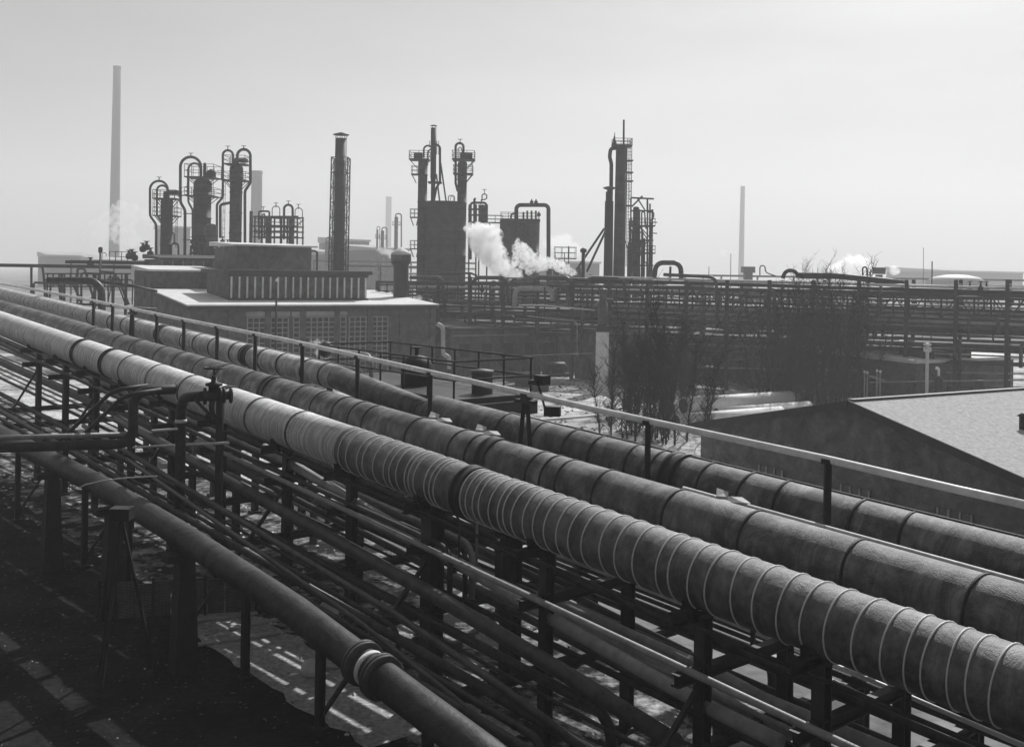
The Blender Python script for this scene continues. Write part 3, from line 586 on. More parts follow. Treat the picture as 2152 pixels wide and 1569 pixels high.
for s in (SL + .4, SR - .4):
    part('roof', MB().hexa([gp(0, -.3, apz - .13), gp(0, DEP + .3, apz - .13), gp(s, DEP + .3, gz(s) - .13), gp(s, -.3, gz(s) - .13), gp(0, -.3, apz + .02), gp(0, DEP + .3, apz + .02), gp(s, DEP + .3, gz(s) + .02), gp(s, -.3, gz(s) + .02)]), M['roof2'], gb)
    part('verge', MB().hexa([gp(s * .002, -.36, apz - .3), gp(s * .002, -.301, apz - .3), gp(s, -.301, gz(s) - .3), gp(s, -.36, gz(s) - .3), gp(s * .002, -.36, apz + .03), gp(s * .002, -.301, apz + .03), gp(s, -.301, gz(s) + .03), gp(s, -.36, gz(s) + .03)]), M['trim'], gb)
part('ridge_flashing', MB().bar(gp(0, -.2, apz + .05), gp(0, DEP, apz + .05), .3, .06), M['steel2'], gb)
part('roof_vent', MB().lathe(gp(-4, 5, gz(4)), [(.15, 0), (.15, .5), (.24, .52), (.05, .66)], 12), M['steel'], gb)
def s_at(px): x, _ = ray(px, 980); return (x * 42 - 13.8) / (-.5 - x * .866)
for px in (1622, 1800, 2010):
    s = s_at(px); f = part('window', MB().box(gp(s - .75, -.05, .9), BD * 1.5, BH * .045, UP * 1.2), M['glass'], gb)
    mm = MB()
    for k in range(4): mm.box(gp(s - .75 + k * .475, -.1, .9), BD * .07, BH * .045, UP * 1.2)
    mm.box(gp(s - .75, -.095, 1.5), BD * 1.5, BH * .04, UP * .05); part('frame', mm, M['conc'], f)
bh = thing('sky_blocker', 'dark brick block added behind the camera to hold back sky light', 'building', rp(0, -7, 0))  # unseen block added behind the camera, cuts sky light on the pipe sides
part('wall', MB().box(rp(-45, -19, 0), RH * 12, RD * 110, UP * 29), M['brick'], bh)
for k in range(16):
    for z in (3, 9, 15, 21): part('window', MB().box(rp(-41 + k * 6.5, -6.99, z), RH * .04, RD * 3, UP * 3.6), M['glass'], bh)
part('parapet', MB().box(rp(-45.3, -19.3, 29.002), RH * 12.6, RD * 110.6, UP * .5), M['trim'], bh)
# ================================================================== COLUMNS AND STACKS
def ipts(L, Y, dy=0.0): return [at(x, y, Y) + Vector((0, dy, 0)) for x, y in L]
def rpx(wpx, Y): return wpx / 2 * Y / F
def vessel(root, nm, cx, ytop, wpx, Y, ybase=None, m=None, bands=5, dy=0.0, dome=True, cxb=None):
    r = rpx(wpx, Y); t = at(cx, ytop, Y); zb = 0.0 if ybase is None else at(cx, ybase, Y).z
    c = Vector((t.x, t.y + dy, zb)); h = t.z - zb; pr = [(r * .98, 0)]
    hb = h - (r * .6 if dome else 0)
    for k in range(bands):
        z = hb * (k + .5) / bands; pr += [(r * .98, z - .08), (r * 1.05, z - .08), (r * 1.05, z + .08), (r * .98, z + .08)]
    pr += [(r, hb)]
    if dome: pr += [(r * .93, hb + r * .25), (r * .75, hb + r * .42), (r * .45, hb + r * .55), (r * .1, hb + r * .6)]
    else: pr += [(r * 1.03, hb), (r * 1.03, hb + .15)]
    part(nm, MB().lathe(c, pr, 28), m or M['shell'], root); return c, r
def deck(root, cx, py, x0, x1, Y, dy=0.0, rail=1.1, brk=True, depth=None, cag=None):
    c = at(cx, py, Y) + Vector((0, dy, 0)); a = at(x0, py, Y).x; b = at(x1, py, Y).x; D_ = depth or (b - a); y0 = c.y - D_ / 2
    part('platform', MB().box(Vector((a, y0, c.z - .08)), Vector((b - a, 0, 0)), Vector((0, D_, 0)), UP * .14), M['steel'], root)
    m = MB(); n = max(2, int((b - a) / .9)); nd = max(2, int(D_ / .9))
    for yy in (y0 + .04, y0 + D_ - .04):
        for k in range(n + 1): x = a + .04 + (b - a - .08) * k / n; m.bar((x, yy, c.z), (x, yy, c.z + rail), .06)
        for f in (.5, 1): m.bar((a, yy, c.z + rail * f), (b, yy, c.z + rail * f), .06)
    for xx in (a + .04, b - .04):
        for f in (.5, 1): m.bar((xx, y0, c.z + rail * f), (xx, y0 + D_, c.z + rail * f), .06)
    part('railing', m, M['steel'], root)
    if brk:
        m = MB(); ia, ib = c.x - (c.x - a) * .35, c.x + (b - c.x) * .35
        for yy in (y0 + D_ * .3, y0 + D_ * .7): m.bar((a + .1, yy, c.z - .1), (ia, yy, c.z - 1.1), .09).bar((b - .1, yy, c.z - .1), (ib, yy, c.z - 1.1), .09)
        part('bracket', m, M['steel'], root)
def ladder(root, px, y0, y1, Y, dy=0.0, wpx=6, cage=True):
    t = at(px, y0, Y); bz = at(px, y1, Y).z; w_ = wpx * Y / F; m = MB(); yy = t.y + dy
    for s_ in (-.5, .5): m.bar((t.x + s_ * w_, yy, bz), (t.x + s_ * w_, yy, t.z), .05)
    n = int((t.z - bz) / .5)
    for k in range(n): z = bz + (t.z - bz) * k / n; m.bar((t.x - w_ / 2, yy, z), (t.x + w_ / 2, yy, z), .04)
    if cage:
        for k in range(int((t.z - bz) / 1.1)): z = bz + k * 1.1; m.tube([(t.x + math.cos(q) * w_ * .8, yy - math.sin(q) * w_ * 1.2, z) for q in (0, .8, 1.57, 2.3, 3.14)], .03, 4)
    part('ladder', m, M['steel'], root)
def opipe(root, L, Y, wpx, bend=None, dy=0.0, m=None, nm='overhead_pipe', valve=None):
    r = rpx(wpx, Y); part(nm, MB().pipe(ipts(L, Y, dy), r, bend * Y / F if bend else r * 3, 12), m or M['shell'], root)
    if valve:
        v = at(valve[0], valve[1], Y) + Vector((0, dy, 0)); part('vent_valve', MB().bar(v - UP * .3, v + UP * .35, .1).bar(v + UP * .38 - Vector((.3, 0, 0)), v + UP * .38 + Vector((.3, 0, 0)), .07), M['iron'], root)
def base_at(px, Y): p = at(px, 570, Y); return Vector((p.x, p.y, 0))
# ---- left group
Y = 138
c = thing('distillation_column', 'shortest dark column of the left group, with two nested hooped pipes on its left', 'column', base_at(350, Y))
vessel(c, 'shell', 351, 415, 25, Y); vessel(c, 'neck', 350, 401, 13, Y, 418, bands=1)
deck(c, 351, 418, 328, 375, Y); deck(c, 351, 454, 328, 374, Y)
ladder(c, 331, 404, 455, Y, -1.4, 3, False); ladder(c, 372, 418, 520, Y, 0, 3, False)
opipe(c, [(331, 552), (331, 472), (318, 454), (318, 381), (355, 381), (355, 410)], Y, 5, 18, -.5, valve=(337, 379)); opipe(c, [(340, 552), (340, 470), (326.5, 452), (326.5, 389), (349, 389), (349, 410)], Y, 4.5, 11, .6)
part('motor_box', MB().cbox(at(365, 405, Y), 1.2, 1.2, .55), M['iron'], c)
opipe(c, [(362, 512), (372, 512), (375, 516), (375, 540)], Y, 4, 6, nm='side_pipe'); opipe(c, [(361, 490), (366, 488), (366, 510)], Y, 3, 3, nm='side_pipe')
Y = 141
c = thing('distillation_column', 'thick mottled middle column of the left group with a small cone roof on top', 'column', base_at(425, Y))
vessel(c, 'shell', 426, 375, 37, Y, bands=7); deck(c, 426, 374, 396, 457, Y, rail=1.7); deck(c, 426, 413, 396, 457, Y)
ladder(c, 403, 357, 413, Y, -1.5, 4, False); ladder(c, 454, 357, 413, Y, -1.5, 3, False)
part('cone_roof', MB().lathe(at(443, 364, Y), [(.7, -.55), (.7, 0), (.85, 0), (.1, .55)], 8), M['iron'], c)
part('stub_stack', MB().lathe(at(430, 372, Y), [(.22, 0), (.22, 1.6), (.16, 1.9)], 10), M['iron'], c)
opipe(c, [(391, 552), (392, 442), (382, 426), (382, 331), (425, 331), (425, 372)], Y, 6, 21, -.6, valve=(404, 329)); opipe(c, [(401, 500), (401, 440), (392, 424), (392, 342), (418, 342), (418, 372)], Y, 4.5, 13, .8)
part('tie_bar', MB().bar(at(385, 449, Y), at(409, 449, Y), .12).bar(at(384, 504, Y), at(409, 504, Y), .12), M['steel'], c)
m = MB(); a, b = at(457, 376, Y), at(473, 377, Y); m.bar(a, b, .8, .12)
for h in (.55, 1.1): m.bar(a + UP * h + Vector((0, -.4, 0)), b + UP * h + Vector((0, -.4, 0)), .05)
part('bridge', m, M['steel'], c)
m = MB(); a, b = at(375, 413, Y), at(397, 408, Y); m.bar(a, b, .5, .1)
for h in (.55, 1.1): m.bar(a + UP * h, b + UP * h, .05)
part('bridge', m, M['steel'], c)
Y = 137
c = thing('tank', 'small domed vessel standing against the thick middle column', 'tank', base_at(443, Y)); vessel(c, 'shell', 443, 470, 28, Y, 520, M['shell_l'], 4); vessel(c, 'pedestal', 443, 519, 20, Y, bands=1); vessel(c, 'side_tank', 428, 487, 16, Y + .3, 530, bands=2)
Y = 140
c = thing('distillation_column', 'tallest column of the left group with a hooped pipe rising on each side', 'column', base_at(497, Y))
vessel(c, 'shell', 496.5, 375, 26, Y, bands=8); vessel(c, 'upper_shell', 497, 346, 28, Y, 378, bands=2); vessel(c, 'neck', 497, 332, 10, Y, 348, bands=1)
deck(c, 497, 346, 475, 521, Y, brk=False); deck(c, 497, 380, 472, 522, Y); part('motor_box', MB().cbox(at(511, 337.5, Y), 1.05, 1, .5), M['iron'], c)
opipe(c, [(458, 520), (458, 430), (470.5, 415), (470.5, 317), (491.5, 317), (491.5, 345)], Y, 5, 10, -.5, valve=(481, 314))
opipe(c, [(513.5, 520), (513.5, 401), (525, 384), (525, 313.5), (497.5, 313.5), (497.5, 336)], Y, 6, 14, .3, valve=(511, 312))
opipe(c, [(484, 426), (463, 430), (463, 500)], Y, 6, 6, nm='side_pipe'); ladder(c, 476, 385, 515, Y, -1, 4); opipe(c, [(509, 400), (509, 520)], Y, 3, nm='side_pipe', dy=-1)
Y = 134
c = thing('pipe_manifold', 'tangle of dark pipes and valves at the foot of the left columns', 'pipework', base_at(470, Y))
random.seed(4)
for k in range(16):
    x = random.uniform(395, 500); y = random.uniform(508, 545); part('pipe_loop', MB().pipe(ipts([(x, 552), (x, y), (x + random.uniform(6, 22), y), (x + random.uniform(6, 22), 552)], Y + random.uniform(-1, 2)), random.uniform(.1, .28), .5, 8), M['shell'], c)
for k in range(10): q = at(random.uniform(400, 500), random.uniform(508, 540), Y); part('valve', MB().lathe(q, [(.1, 0), (.3, .1), (.3, .5), (.1, .6), (.1, .9), (.3, .92), (.3, .98)], 8), M['iron'], c)
# ---- small vessels right of left group
Y = 150
c = thing('vessel_frame', 'steel frame with slim vessels and small hooped pipes behind the roof block', 'vessel frame', base_at(575, Y))
vessel(c, 'slim_vessel', 528, 443, 7, Y); vessel(c, 'vessel', 565, 455, 13, Y, bands=4); vessel(c, 'vessel', 613, 457, 12, Y, bands=3)
m = MB()
for x in (536, 551, 577, 592, 604, 625):
    for dy in (0, 4): m.bar(base_at(x, Y) + Vector((0, dy, 0)), at(x, 455, Y) + Vector((0, dy, 0)), .2)
for y in (455, 475, 486, 498):
    for dy in (0, 4): m.bar(at(532, y, Y) + Vector((0, dy, 0)), at(627, y, Y) + Vector((0, dy, 0)), .2)
for x in (551, 592): m.bar(at(x, 498, Y), at(x + 12, 475, Y), .12)
part('steel_frame', m, M['steel'], c)
deck(c, 545, 475, 533, 556, Y); deck(c, 600, 475, 570, 626, Y, brk=False)
opipe(c, [(544, 503), (544, 444), (566, 444), (566, 458)], Y, 4, 3, 0, valve=(553, 440)); opipe(c, [(572, 458), (572, 433), (588, 433), (588, 470)], Y, 1.8, 8, 0, valve=(580, 432))
opipe(c, [(597, 503), (597, 430.5), (615, 430.5), (615, 458)], Y, 5, 9, 0, valve=(606, 428)); opipe(c, [(620, 458), (620, 437), (635.5, 437), (635.5, 464), (625, 474), (625, 500)], Y, 1.8, 8, 0, valve=(627, 435)); opipe(c, [(551, 500), (551, 452), (556, 448), (556, 500)], Y, 3, 3)
# ---- lattice chimney
Y = 132
c = thing('flue_stack', 'black round stack inside a lattice frame, with a flat rain cap', 'chimney', base_at(713, Y))
pt_, pb = at(717, 291, Y), at(712, 575, Y); pb.z = 0; r = rpx(24, Y); pb.x = at(710, 570, Y).x
part('flue', MB().tube([pb, pb.lerp(pt_, .5), pt_], [r * 1.0, r, r], 28), M['black'], c)
m = MB(); 
for k in range(8): q = k * math.pi / 4; m.bar(pt_ + Vector((math.cos(q) * r * .95, math.sin(q) * r * .95, 0)), pt_ + Vector((math.cos(q) * r * 1.1, math.sin(q) * r * 1.1, .42)), .05)
part('cap_stays', m, M['steel'], c); part('rain_cap', MB().lathe(pt_ + UP * .42, [(r * 1.4, 0), (r * 1.4, .08), (.1, .35)], 24), M['steel'], c)
m = MB(); zt0 = at(717, 332, Y).z; K = 13; hw = rpx(38, Y) - .06
def lc(k, sx, sy): f = k / K; q = pb.lerp(Vector((at(716.5, 332, Y).x, pb.y, zt0)), f); return q + Vector((sx * hw * (1 - .06 * f), sy * hw * (1 - .06 * f), 0))
for sx in (-1, 1):
    for sy in (-1, 1): m.bar(lc(0, sx, sy), lc(K, sx, sy), .14)
for k in range(K + 1):
    for a_, b_ in (((-1, -1), (1, -1)), ((1, -1), (1, 1)), ((1, 1), (-1, 1)), ((-1, 1), (-1, -1))):
        m.bar(lc(k, *a_), lc(k, *b_), .09)
        if k < K: m.bar(lc(k, *(a_ if k % 2 else b_)), lc(k + 1, *(b_ if k % 2 else a_)), .06)
    if k < K:
        for sx in (-1, 1):
            for sy in (-1, 1): m.bar(lc(k + .5, sx, sy), lc(k + .5, sx * .6, sy), .06).bar(lc(k, sx, sy), lc(k + .5, sx * .62, sy), .05).bar(lc(k + 1, sx, sy), lc(k + .5, sx * .62, sy), .05)
part('lattice_frame', m, M['steel'], c)
# ---- mushroom vent
Y = 108
c = thing('roof_vent', 'squat dark vent tower with a pale octagonal mushroom cap right of the hall lantern', 'vent', base_at(842, Y))
q = at(842.5, 557, Y); z0 = at(842, 610, Y).z
part('shaft', MB().lathe(Vector((q.x, q.y, 0)), [(.75, 0), (.75, q.z - .1), (1.05, q.z + .3)], 20), M['iron'], c)
part('cap', MB().lathe(q + UP * .3, [(.9, 0), (1.05, .1), (1.05, .75), (1.08, .76)], 8), M['steel2'], c, 'ribbed cap side'); part('cap_top', MB().lathe(q + UP * 1.062, [(1.15, 0), (.75, .38), (.05, .8)], 8), M['roof'], c)
# ---- middle group
Y = 140
c = thing('distillation_column', 'dark column on the left of the middle group, railed platform at its top', 'column', base_at(888, Y))
vessel(c, 'shell', 889, 334, 20, Y, bands=7); part('motor_box', MB().cbox(at(879, 329, Y), 1.1, 1.2, .85), M['iron'], c); deck(c, 885, 336, 861, 903, Y); deck(c, 880, 367, 865, 890, Y)
for y in (457, 523): deck(c, 873, y, 862, 880, Y)
ladder(c, 862.5, 320, 336, Y, 0, 3, False)
opipe(c, [(889, 330), (889, 304), (907, 304), (907, 340)], Y, 4, 12, 1.2); opipe(c, [(896, 345), (896, 315), (905, 308)], Y, 3, 8, 2)
Y = 139
c = thing('flue_stack', 'tall slim stack with a small rain cap rising above the huge dark tank', 'chimney', base_at(910, Y))
pt_ = at(911.5, 269, Y); r = rpx(12, Y); x0 = at(910, 400, Y).x; z1 = at(910, 385, Y).z
part('flue', MB().tube([Vector((x0, Y, 0)), Vector((x0, Y, z1)), Vector((x0, Y, z1 + .8)), pt_], [r * .75, r * .75, r, r], 20), M['black'], c)
m = MB()
for k in range(6): q = k * math.pi / 3; m.bar(pt_ + Vector((math.cos(q) * r * .9, math.sin(q) * r * .9, 0)), pt_ + Vector((math.cos(q) * r, math.sin(q) * r, .26)), .04)
part('cap_stays', m, M['steel'], c); part('rain_cap', MB().lathe(pt_ + UP * .27, [(r * 1.15, 0), (r * 1.15, .07), (.1, .15)], 16), M['steel'], c)
opipe(c, [(914, 304), (925, 304), (925, 382), (917, 397), (911, 428)], Y, 5, 10, -.3, M['steel'], 'side_pipe')
for a_, b_ in (((926, 342), (938, 427)), ((917, 366), (924.5, 427)), ((915, 320), (912, 427))): part('stay', MB().bar(at(*a_, Y + .5), at(*b_, Y + .5), .2), M['steel'], c)
deck(c, 917, 384, 900, 928, Y, .3, .1, False); part('ring_ladder', MB().bar(at(922, 296, Y), at(922, 325, Y), .08).bar(at(918, 296, Y), at(918, 325, Y), .08).bar(at(903, 296, Y), at(903, 310, Y), .08), M['steel'], c)
Y = 141
c = thing('storage_tank', 'huge dark block-like cylinder in the centre of the middle group', 'tank', base_at(936, Y)); vessel(c, 'shell', 933, 427, 88, Y, m=M['shell'], bands=6, dome=False); opipe(c, [(944, 430), (944, 413), (957, 413), (957, 430)], Y, 2, 5, -2); opipe(c, [(949, 430), (949, 416), (955, 416), (955, 430)], Y, 1.2, 4, -2.5)
Y = 139
c = thing('distillation_column', 'dark column on the right of the middle group with a narrow pipe hoop on top', 'column', base_at(973, Y))
vessel(c, 'shell', 972, 338, 20, Y, bands=7); part('motor_box', MB().cbox(at(980, 328.5, Y), 1.6, 1.2, .9), M['iron'], c); deck(c, 974, 336, 951, 998, Y); deck(c, 972, 366, 953, 994, Y)
opipe(c, [(962, 402), (957.5, 385), (957.5, 301), (974, 301), (974, 332)], Y, 5, 8, 0, valve=(967, 299)); opipe(c, [(962, 338), (962, 312), (968, 306), (973, 330)], Y, 2, 3, .8); ladder(c, 992, 338, 366, Y, 0, 3)
Y = 146
c = thing('pipe_manifold', 'cluster of slim vessels and ringed pipes right of the middle columns', 'pipework', base_at(1008, Y))
vessel(c, 'vessel', 1014, 430, 14, Y, 470, bands=3); opipe(c, [(989, 545), (989, 426), (1022, 426), (1022, 500)], Y, 5, 6); opipe(c, [(997, 500), (997, 418), (1000, 418)], Y, 5, 2); opipe(c, [(1010, 430), (1013, 418), (1013, 408), (1023, 408), (1023, 418), (1010, 421)], Y, 2.5, 4, valve=(1018, 404))
m = MB()
for y in (440, 452, 467): m.bar(at(984, y, Y), at(1024, y, Y), .25)
for x in (986, 1001, 1007, 1024): m.bar(at(x, 430, Y), base_at(x, Y), .2)
part('steel_frame', m, M['steel'], c); deck(c, 1040, 468, 1024, 1057, Y, brk=False, rail=1.0, depth=1.5); opipe(c, [(1029, 468), (1029, 560)], Y, 5)
Y = 145
c = thing('storage_tank', 'flat-topped triple tank behind the steam with a tall pipe portal over it', 'tank', base_at(1092, Y))
for i, x in enumerate((1066, 1092, 1119)): vessel(c, 'shell', x, 466, 31, Y + (i % 2) * .5, m=M['steel2'], bands=2, dome=False)
part('top_slab', MB().cbox(at(1093, 464, Y), rpx(166, Y), 3.6, .35), M['steel'], c)
deck(c, 1092, 461.5, 1052, 1133, Y, brk=False, rail=.9, depth=3.4)
opipe(c, [(1085, 462), (1085, 432), (1152, 432), (1152, 600)], Y, 8.5, 9, -1.2); opipe(c, [(1074, 464), (1074, 450), (1088, 450)], Y, 4, 5, -1)
for x in (1100, 1108, 1117, 1126): opipe(c, [(x, 462), (x, 440 + (x % 3) * 3)], Y, 4, None, -.4, nm='stub_pipe')
for x, y in ((1117, 427), (1126, 427), (1132, 453)): part('valve', MB().lathe(at(x, y + 3, Y) - Vector((0, 1.2, 0)), [(.1, 0), (.25, .1), (.25, .4), (.08, .5), (.08, .7)], 8), M['iron'], c)
# ---- right column
Y = 128
c = thing('distillation_column', 'tall plain dark column right of the centre with a lightning mast and caged ladder', 'column', base_at(1300, Y))
t_ = at(1306.5, 307, Y); bx = at(1300.5, 575, Y).x
part('shell', MB().tube([Vector((bx, Y, 0)), Vector((bx, Y, 9)), t_], [rpx(25, Y), rpx(25, Y), rpx(24, Y)], 28), M['shell'], c)
deck(c, 1307, 307, 1287, 1327, Y, rail=.8, brk=False, depth=2.4)
part('mast', MB().tube([at(1310.6, 307, Y), at(1311, 252, Y)], .12, 8), M['steel'], c); part('mast', MB().tube([at(1291.5, 300, Y), at(1291.8, 279, Y)], .05, 6).lathe(at(1291, 307, Y), [(.4, 0), (.1, .9), (.1, 1.2)], 8), M['steel'], c)
opipe(c, [(1296, 312), (1283, 312), (1281, 330), (1284.5, 345), (1284, 400)], Y, 8, 7, -.2); ladder(c, 1327, 292, 420, Y, .3, 3)
for y in (338, 363, 381, 433): part('landing', MB().cbox(at(1322, y, Y), .9, 1.4, .12), M['steel'], c)
m = MB()
for x in (1318.5, 1322, 1328): m.bar(at(x, 292, Y), at(x - 3, 560, Y), .07)
for k in range(36): y = 312 + k * 7; m.bar(at(1318 - k * .08, y, Y), at(1328 - k * .08, y, Y), .04)
part('ladder_cage', m, M['steel'], c)
for a_, b_ in (((1270, 480), (1216, 560)), ((1272, 487), (1233, 571))): part('stay', MB().bar(at(*a_, Y - .5), at(*b_, Y - .5), .26), M['steel'], c)
Y = 127
c = thing('flue_stack', 'stepped black stack standing tight against the tall column, with a round collar', 'chimney', base_at(1280, Y))
m = MB(); x1_ = at(1281.5, 403, Y); x2_ = at(1280, 423, Y)
part('flue', m.lathe(Vector((at(1278, 570, Y).x, Y, 0)), [(rpx(21, Y), 0), (rpx(20, Y), 6), (rpx(18, Y), x2_.z - .01), (rpx(15, Y), x2_.z), (rpx(15, Y), x1_.z)], 24), M['black'], c)
part('collar', MB().lathe(at(1281, 396, Y), [(.3, -.2), (rpx(27, Y), 0), (rpx(27, Y), .1), (.3, .25)], 20), M['steel2'], c); part('neck', MB().tube([at(1282, 403, Y), at(1282, 394, Y)], .35, 12), M['steel'], c)
Y = 131
c = thing('process_tower', 'open steel tower crowded with slim vessels and bent pipes right of the tall column', 'process tower', base_at(1350, Y))
vessel(c, 'vessel', 1337, 434, 13, Y, bands=5); vessel(c, 'vessel', 1368, 466, 8, Y, bands=3); vessel(c, 'vessel', 1352, 500, 9, Y + 1, bands=2)
m = MB()
for x, y in ((1326, 416), (1344, 440), (1361, 425), (1366, 428), (1371, 440)):
    m.bar(base_at(x, Y), at(x, y, Y), .18)
    m.bar(base_at(x, Y + 4), at(x, max(y, 445), Y + 4), .16)
for y in (443, 475, 505, 532, 558): m.bar(at(1324, y, Y), at(1373, y, Y), .2).bar(at(1324, y, Y + 4), at(1373, y, Y + 4), .16)
for x0, y0, x1, y1 in ((1326, 505, 1344, 475), (1344, 532, 1361, 505), (1326, 558, 1344, 532), (1361, 558, 1344, 532), (1361, 505, 1344, 475), (1312, 500, 1326, 545), (1344, 475, 1371, 505)): m.bar(at(x0, y0, Y), at(x1, y1, Y), .12)
part('steel_frame', m, M['steel'], c)
part('jib', MB().bar(at(1325, 415.5, Y), at(1374, 418, Y), .2).bar(at(1328, 434, Y), at(1350, 412, Y), .2).bar(at(1339, 416, Y), at(1355, 441, Y), .15).bar(at(1360.5, 417, Y), at(1360.5, 444, Y), .2), M['steel'], c)
random.seed(12)
for k in range(12):
    x = random.uniform(1318, 1362); y = random.uniform(440, 540); opipe(c, [(x, 585), (x, y), (x + random.uniform(5, 10), y), (x + random.uniform(5, 10), y + random.uniform(20, 60))], Y + random.uniform(-1.5, 2), 3, 4, nm='pipe_loop')
opipe(c, [(1362, 446), (1374, 446), (1374, 455), (1366, 466)], Y, 2.5, 3, nm='pipe_loop')
for y in (467, 490): part('lamp_arm', MB().bar(at(1372, y, Y), at(1381, y + .5, Y), .12), M['steel'], c)
for y in (475, 532): deck(c, 1350, y, 1324, 1374, Y, brk=False, rail=.9, depth=3)
c = thing('vent_post', 'thin post with a round top beside the slanting stays of the tall column', 'post', base_at(1226, 126)); part('post', MB().tube([base_at(1226, 126), at(1226, 530, 126)], .22, 10), M['steel'], c); part('cap', MB().lathe(at(1226, 531, 126), [(.1, -.1), (.4, .1), (.4, .4), (.1, .6)], 10), M['steel'], c)
# dark railings and pipework behind the steam
Y = 150
c = thing('pipe_manifold', 'dark railed pipework behind the steam, left of the slanting stays', 'pipework', base_at(1180, Y))
deck(c, 1180, 543, 1165, 1210, Y, brk=False, rail=1.6); random.seed(5)
for k in range(14):
    x = random.uniform(1150, 1215); opipe(c, [(x, 600), (x, random.uniform(540, 570)), (x + random.uniform(4, 14), random.uniform(548, 575)), (x + 10, 600)], Y + random.uniform(-2, 2), random.uniform(2, 6), 4, nm='pipe_loop')
for x, y in ((1195, 517), (1186, 530), (1167, 535)): part('rod', MB().bar(at(x, 600, Y), at(x, y, Y), .12), M['steel'], c)
# ================================================================== PIPE BRIDGE ACROSS THE MIDDLE
q0, q1 = at(860, 600, 112), at(2200, 600, 84); q0.z = q1.z = 0; E2 = (q1 - q0).normalized(); N2 = Vector((-E2.y, E2.x, 0))
def on2(px, py, off=0.0):
    x, z = ray(px, py); o = q0 + N2 * off; Y = o.dot(N2) / (x * N2.x + N2.y); return Vector((x * Y, Y, CAMZ + z * Y))
def e2(s, off, z): return q0 + E2 * s + N2 * off + UP * z
def s2(px, off=0.0): return (on2(px, 600, off) - q0).dot(E2)
br = thing('pipe_bridge', 'long dark steel pipe bridge crossing the middle distance to the right edge', 'pipe bridge', e2(30, 2, 0))
sL, sR = s2(800), s2(2230); n = 17
for k in range(n + 1):
    s = sL + (sR - sL) * k / n; zt_ = 9.3 + .02 * s
    for off in (-.6, 4.4): part('post', MB().box(e2(s - .15, off - .15, 0), E2 * .3, N2 * .3, UP * zt_), M['steel'], br)
    for z in (3.6, 5.2, 6.7, 8.2, zt_ - .3): part('crossbeam', MB().box(e2(s - .12, -.8, z - .2), E2 * .24, N2 * 5.4, UP * .18), M['steel'], br)
for off in (-.62, 4.42):
    m = MB()
    for z in (7.0, 9.0): m.box(e2(sL, off - .1, z), E2 * (sR - sL), N2 * .2, UP * .25)
    K = 52
    for k in range(K):
        s = sL + (sR - sL) * k / K; d = (sR - sL) / K
        m.bar(e2(s, off, 7.1), e2(s, off, 9.1), .12)
        if s > s2(1380): m.bar(e2(s, off, 7.1 if k % 2 else 9.1), e2(s + d, off, 9.1 if k % 2 else 7.1), .1)
    part('truss', m, M['steel'], br)
random.seed(19)
for k in range(46):
    s = random.uniform(sL + 3, sR - 1); off = random.choice([-.9, -1.1, .9, 2.1]); z1 = random.choice([9.0, 8.4, 7.3, 6.0, 5.4]); z0 = z1 - random.choice([1.2, 2.0, 3.4]); d = random.choice([0, 0, 1.2, 2.2])
    P_ = [e2(s, off, z0), e2(s, off, z1)] + ([e2(s + d, off, z1), e2(s + d, off, z1 - random.uniform(.6, 2))] if d else [])
    part('drop_pipe', MB().pipe(P_, random.uniform(.06, .17), .4, 8), M[random.choice(['pipe', 'pipe_d', 'steel2', 'pipe_d'])], br)
for k in range(24):
    s = random.uniform(sL + 3, sR - 1); z = random.choice([5.3, 6.8, 8.3, 9.4]); q = e2(s, random.uniform(-.5, 3), z)
    part('valve', MB().lathe(q, [(.1, 0), (.22, .1), (.22, .4), (.1, .5), (.05, .8), (.2, .82), (.2, .88)], 8), M['iron'], br)
rows = [ # y at px 860, y at px 2200, diameter px, material, x0, x1, off
 (583, 592, 3, 'pipe', 870, 1330, 0), (592, 600, 3.5, 'pipe', 850, 1500, .3), (597, 607, 3, 'pipe', 950, 1500, .6),
 (571, 608, 5, 'rail', 1235, 2230, 0.0), (577, 617, 8, 'steel', 1200, 2230, .4), (590, 630, 4, 'pipe', 1180, 2230, .8), (598, 641, 5, 'steel2', 1180, 2230, 0.2),
 (606, 650, 4, 'pipe_l', 1380, 2230, .9), (612, 657, 6, 'steel', 860, 2230, 1.5), (620, 667, 5, 'pipe', 860, 2230, .2), (627, 672, 3, 'pipe_l', 1000, 2230, .8), (634, 640, 4, 'pipe', 880, 1400, .1),
 (636, 683, 7, 'pipe_l', 1845, 2230, -.3), (640, 690, 6, 'steel', 880, 2230, 1.0), (648, 690, 4, 'pipe', 880, 2230, .2), (655, 702, 8, 'steel', 880, 2230, .5), (664, 712, 4, 'pipe', 950, 2230, .0), (672, 722, 6, 'steel2', 1000, 2230, .7), (690, 742, 5, 'steel', 1290, 2230, .2), (700, 752, 3, 'pipe_l', 1400, 2230, .9), (716, 768, 8, 'steel', 1290, 2230, .5), (744, 764, 4, 'pipe', 1380, 2230, .1), (760, 786, 3, 'pipe_l', 1380, 2230, .6)]
for i, (y0, y1, d, m_, x0, x1, off) in enumerate(rows):
    a, b = on2(860, y0, off), on2(2200, y1, off); f = lambda px: a + (b - a) * ((on2(px, 600, off) - a).dot(E2) / (b - a).dot(E2))
    lab = 'level pipe running along the middle-distance pipe bridge'
    if i == 3: lab = 'bright sunlit top pipe of the middle-distance pipe bridge, running to the right edge'
    if i == 12: lab = 'thick pale pipe low on the pipe bridge at the right edge'
    solo('bridge_pipe', MB().tube([f(x0), f((x0 + x1) / 2), f(x1)], d / 2 * 98 / F, 8), M[m_], lab, 'pipe', None if i in (3, 12) else 'pipes on the pipe bridge', loc=f(x0))
random.seed(31)
